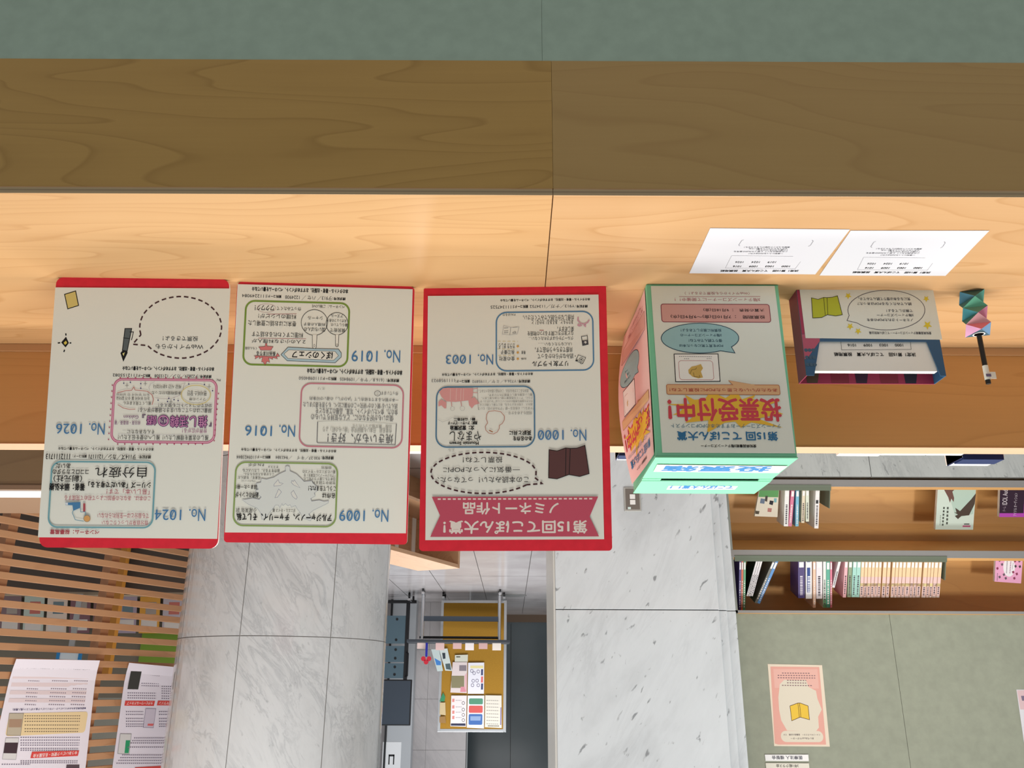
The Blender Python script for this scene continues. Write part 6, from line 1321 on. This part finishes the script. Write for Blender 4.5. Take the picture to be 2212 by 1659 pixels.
# ================================================================ READING ROOM BEHIND THE SCREEN
mr = thing('magazine_rack', 'dark magazine rack behind the slatted screen', 'rack', (3.2, 6.5, 0))
m = MB(); m.box(-1.4, 1.2, 0, .5, 0, .88, mat('4a4038', .6)); m.build('base', mr)
m = MB(); m.box(-1.4, 1.2, .25, .28, .88, 1.62, mat('6b6458', .6)); m.build('back_board', mr)
m = MB(); m.box(-1.4, 1.2, 0, .25, .88, .90, mat('8a7a66', .5)); m.build('ledge', mr)
cols = ['6e5a5c', '9aa39a', 'b7a79a', '6a4a50', '70524f', '8d7f8c', 'b98536', '9c9298', 'c8c8c4']
labs = ['dark red magazine', 'grey green magazine', 'beige magazine with red print', 'maroon magazine', 'brown magazine', 'mauve magazine', 'ochre magazine', 'grey magazine', 'pale magazine']
for i in range(9):
    x = 3.78-i*.175; t = MB(); Mx = Matrix.Translation((x, 6.62, .9005)) @ Matrix.Rotation(R(-14), 4, 'X')
    t.box(-.075, .075, 0, .008, 0, .27, mat(cols[i], .4), Mx); t.box(-.06, .06, -.0006, 0, .17, .25, mat('b4aca6', .5), Mx); t.box(-.05, .03, -.0006, 0, .04, .13, mat(('8a8078', 'a05a50', '5a6a70')[i % 3], .5), Mx)
    tag(t.build('magazine'), labs[i]+' on the rack seen between the slats', 'magazine', 'magazines on the rack behind the screen')
m = MB(); m.box(-.90, -.40, .24, .2495, 1.14, 1.40, mat('6d8a2e', .6)); o = m.build('display_panel', mr); o['label'] = 'grass green panel'
m = MB(); m.box(2.86, 2.93, 6.40, 6.46, 0, 1.5, mat('a8702c', .5)); tag(m.build('wooden_post'), 'ochre wooden post behind the slats beside the green divider', 'post')
fr_ = thing('picture_frame', 'small blue framed notice behind the slats', 'frame', (3.18, 6.45, 1.30)); m = MB()
for b in ((-.09, .09, -.01, .012), (-.09, .09, .17, .192)): m.box(b[0], b[1], -.012, 0, b[2], b[3], mat('2a78b0', .5))
for b in (-.09, .068): m.box(b, b+.022, -.012, 0, .012, .17, mat('2a78b0', .5))
m.build('frame', fr_); m = MB(); m.box(-.07, .07, -.006, 0, .01, .175, mat('c8d0d4', .5)); m.build('notice', fr_)
m = MB(); m.box(-.02, .02, .0, .012, -.40, 0, STEEL); m.build('stand', fr_)
# ================================================================ HALL: WOODEN CABINET, BOARDS, TABLE, TROLLEY
a0 = Vector((.385, 6.467)); d1 = Vector((.40, -.9)).normalized()
ang = math.atan2(d1.y, d1.x)
wc = thing('display_cabinet', 'open light wood display cabinet on the tile floor by the round column', 'cabinet', (a0.x, a0.y, 0), ang)
LN, DP, HT = 1.7, .36, .70    # local x along the open face, local y to the back
m = MB(); m.box(0, LN, 0, DP, HT-.028, HT, W_BOX); m.build('top_board', wc, bevel=.002)
m = MB(); m.box(0, .03, 0, DP, 0, HT-.0285, W_BOX); m.build('side_panel', wc, bevel=.001)
m = MB(); m.box(LN-.03, LN, 0, DP, 0, HT-.0285, W_BOX); m.build('side_panel', wc, bevel=.001)
m = MB(); m.box(.03, LN-.03, DP-.02, DP, 0, HT-.0285, W_BOX); m.build('back_panel', wc)
m = MB(); m.box(.03, LN-.03, .0, DP-.02, .30, .32, W_BOX); m.build('shelf', wc)
for x, lab in ((.10, 'white paper in the wooden cabinet, by its corner post'), (.34, 'white paper deeper inside the wooden cabinet')):
    m = MB(); Mw = wc.matrix_world if False else Matrix.Translation((a0.x, a0.y, 0)) @ Matrix.Rotation(ang, 4, 'Z')
    m.box(x, x+.05, DP-.028, DP-.0205, .3205, .60, WHITE, Mw); tag(m.build('paper_sheet'), lab, 'paper', 'papers in the wooden cabinet')
def casters(t, pts, r=.045):
    for x, y in pts:
        m = MB(); m.tube((x-.014, y, r), (x+.014, y, r), r, BLACK, 16); m.build('caster', t)
def corkboard(label, x, y, wd, zb, zt, rz=0):
    t = thing('cork_board', label, 'notice board', (x, y, 0), rz); fwd = .045
    m = MB(); m.box(-wd/2, wd/2, 0, .03, zb, zt, mat('a67c30', .8, .1, 0, 60)); m.build('cork_panel', t)
    m = MB()
    for b in ((-wd/2-fwd, -wd/2, zb-fwd, zt+fwd), (wd/2, wd/2+fwd, zb-fwd, zt+fwd), (-wd/2, wd/2, zt, zt+fwd), (-wd/2, wd/2, zb-fwd, zb)): m.box(b[0], b[1], -.006, .036, b[2], b[3], ALU)
    m.build('frame', t, bevel=.003)
    for sx in (-1, 1):
        m = MB(); m.box(sx*wd/2-.02, sx*wd/2+.02, -.2, .24, .07, .10, ALU); ft = m.build('foot', t)
        casters(ft, [(sx*wd/2, -.18), (sx*wd/2, .22)], .034)
    return t
corkboard('mustard cork notice board in an aluminium frame standing in the hall', .633, 15.0, 1.03, .16, 2.16)
corkboard('cork notice board mostly hidden behind the marble pier', -1.33, 15.0, 1.25, .16, 2.16)
lab = {'k1': 'brown and pink leaflet on the cork board', 'k2': 'white leaflet with coloured tabs on the cork board', 'k3': 'white notice with red symbols on the cork board', 'k4': 'sheet with green, red and blue blocks on the cork board',
       'k5': 'cream timetable on the cork board', 'k6': 'small cream card on the cork board, above the table', 'k7': 'pale leaflet hanging in front of the cork board with a dark picture', 'k8': 'pale leaflet with a blue fold in front of the cork board edge',
       'k9': 'green paper cactus shape on the cork board', 'k10': 'beige paper cutout on the cork board', 'k11': 'brown paper cutout on the cork board'}
pc_ = {'k1': 'e0d2d0', 'k2': 'e8e6ee', 'k3': 'e8e0de', 'k4': 'e4e6ea', 'k5': 'e2dcce', 'k6': 'd6d6c6', 'k7': 'd2dcd8', 'k8': 'c6d4d2', 'k9': '3c8a60', 'k10': 'c8b48c', 'k11': '9a7648'}
for k in lab: tag(sheet(k, 'leaflet' if k not in ('k9', 'k10', 'k11') else 'paper_cutout', None, None, pc_[k], .001, .002+(.012 if k in ('k7', 'k8') else 0)), lab[k], 'leaflet', 'papers on the cork board')
tb = thing('folding_table', 'folding table with dark top and chrome legs on casters before the cork board', 'table', (.85, 14.5, 0), R(-3))
m = MB(); m.box(-.83, .83, -.25, .25, .80, .845, mat('3c4046', .5)); m.build('table_top', tb, bevel=.006)
for x in (-.66, .60):
    m = MB(); m.tube((x, 0, .08), (x, 0, .80), .028, CHROME, 14); m.build('leg', tb)
    m = MB(); m.box(x-.025, x+.025, -.22, .22, .05, .09, CHROME); m.build('foot', tb, bevel=.004)
    casters(tb, [(x, -.2), (x, .2)], .03)
m = MB(); m.box(-.66, .60, -.015, .015, .42, .50, mat('4a525c', .4)); m.build('cross_bar', tb)
m = MB(); m.tube((-.68, 0, .755), (.64, 0, .755), .02, BLACK, 12); m.build('under_rail', tb)
for i, (x, c) in enumerate(((.60, 'e6ccc4'), (.30, 'dcb8b4'), (.02, 'd8b0ac'), (-.18, 'ece0de'), (-.40, 'd0a8a4'), (-.62, 'e8dcd0'))):
    m = MB(); Mx = Matrix.Translation((.85+x, 14.45, .8455)) @ Matrix.Rotation(R(-8), 4, 'X'); m.box(-.07, .07, 0, .01, 0, .09+.02*(i % 2), mat(c, .6), Mx)
    tag(m.build('leaflet'), ['peach', 'rose', 'dusty pink', 'white', 'brownish pink', 'cream'][i]+' leaflet standing on the folding table', 'leaflet', 'leaflets on the folding table')
rb = thing('paper_flower', 'red flower on a blue stem standing at the end of the folding table', 'flower', (1.36, 14.40, 0))
m = MB(); m.box(-.018, .018, -.004, .0, .8455, 1.06, mat('2c2f9a', .5)); m.build('stem', rb)
m = MB()
for q in ((-.045, 1.09), (.045, 1.09), (0, 1.14)): m.tube((q[0], -.012, q[1]), (q[0], .0, q[1]), .038, mat('c02a3a', .5), 14)
m.build('petals', rb)
tv = thing('monitor_trolley', 'black monitor trolley on casters at the edge of the round column', 'trolley', (1.98, 15.2, 0))
m = MB(); m.box(-.32, .34, -.03, .03, 1.40, 2.12, BLACK); sh_ = m.build('screen_housing', tv, bevel=.008)
m = MB(); m.box(-.30, .32, -.033, -.0302, 1.42, 2.10, mat('3e4650', .15, .6)); m.build('screen', sh_)
for x in (-.20, .30): m = MB(); m.box(x-.03, x+.03, -.02, .04, .1, 1.40, BLACK); m.build('upright', tv)
for z0, z1 in ((.36, .82), (.86, 1.12), (1.14, 1.38)):
    m = MB(); m.box(-.17, .27, -.01, .0, z0, z1, mat('5a707c', .35, .5, .4))
    for z in (z0+.06, z1-.06): m.tube((-.02, -.016, z), (-.02, -.0102, z), .022, BLACK, 14)
    m.build('back_plate', tv)
m = MB(); m.tube((-.24, -.05, .98), (-.24, -.05, 1.34), .012, BLACK); m.tube((-.24, -.05, 1.34), (-.19, 0, 1.36), .012, BLACK); m.tube((-.24, -.05, .98), (-.19, 0, .96), .012, BLACK); m.build('handle', tv)
m = MB(); m.box(-.34, .34, -.04, .04, .1, .15, BLACK); m.build('base_bar', tv)
for x in (-.25, .28): m = MB(); m.box(x-.025, x+.025, -.35, .35, .10, .135, CHROME); m.build('foot', tv)
casters(tv, [(-.25, -.32), (.28, -.32), (-.25, .32), (.28, .32)], .048)
sg = thing('sign_pillar', 'pale grey pillar with a white sign above the monitor', 'pillar', (2.06, 16.1, 0))
m = MB(); m.box(-.33, .10, 0, .3, 0, 3.4, mat('b8bcc0', .5)); m.build('body', sg)
m = MB(); m.box(-.16, .16, -.006, 0, 2.42, 3.1, mat('eef0f2', .5)); m.box(-.05, .05, -.008, -.006, 2.62, 2.65, BLACK); m.box(-.05, -.03, -.008, -.006, 2.62, 2.78, BLACK); m.box(.03, .05, -.008, -.006, 2.62, 2.78, BLACK); m.box(-.04, .03, -.008, -.006, 2.9, 3.02, mat('50545a', .5)); m.build('sign', sg)
m = MB(); m.box(.105, .14, -.02, .0, 0, 3.3, mat('2a2c2e', .5)); m.build('dark_edge', sg)

m = MB(); m.tube((0, 0, 0), (0, 0, .012), .21, STEEL, 32); o = m.build('floor_disc'); o.location = (-.06, 15.25, .001); tag(o, 'dark round metal disc on the floor tiles beside the cork board', 'disc')
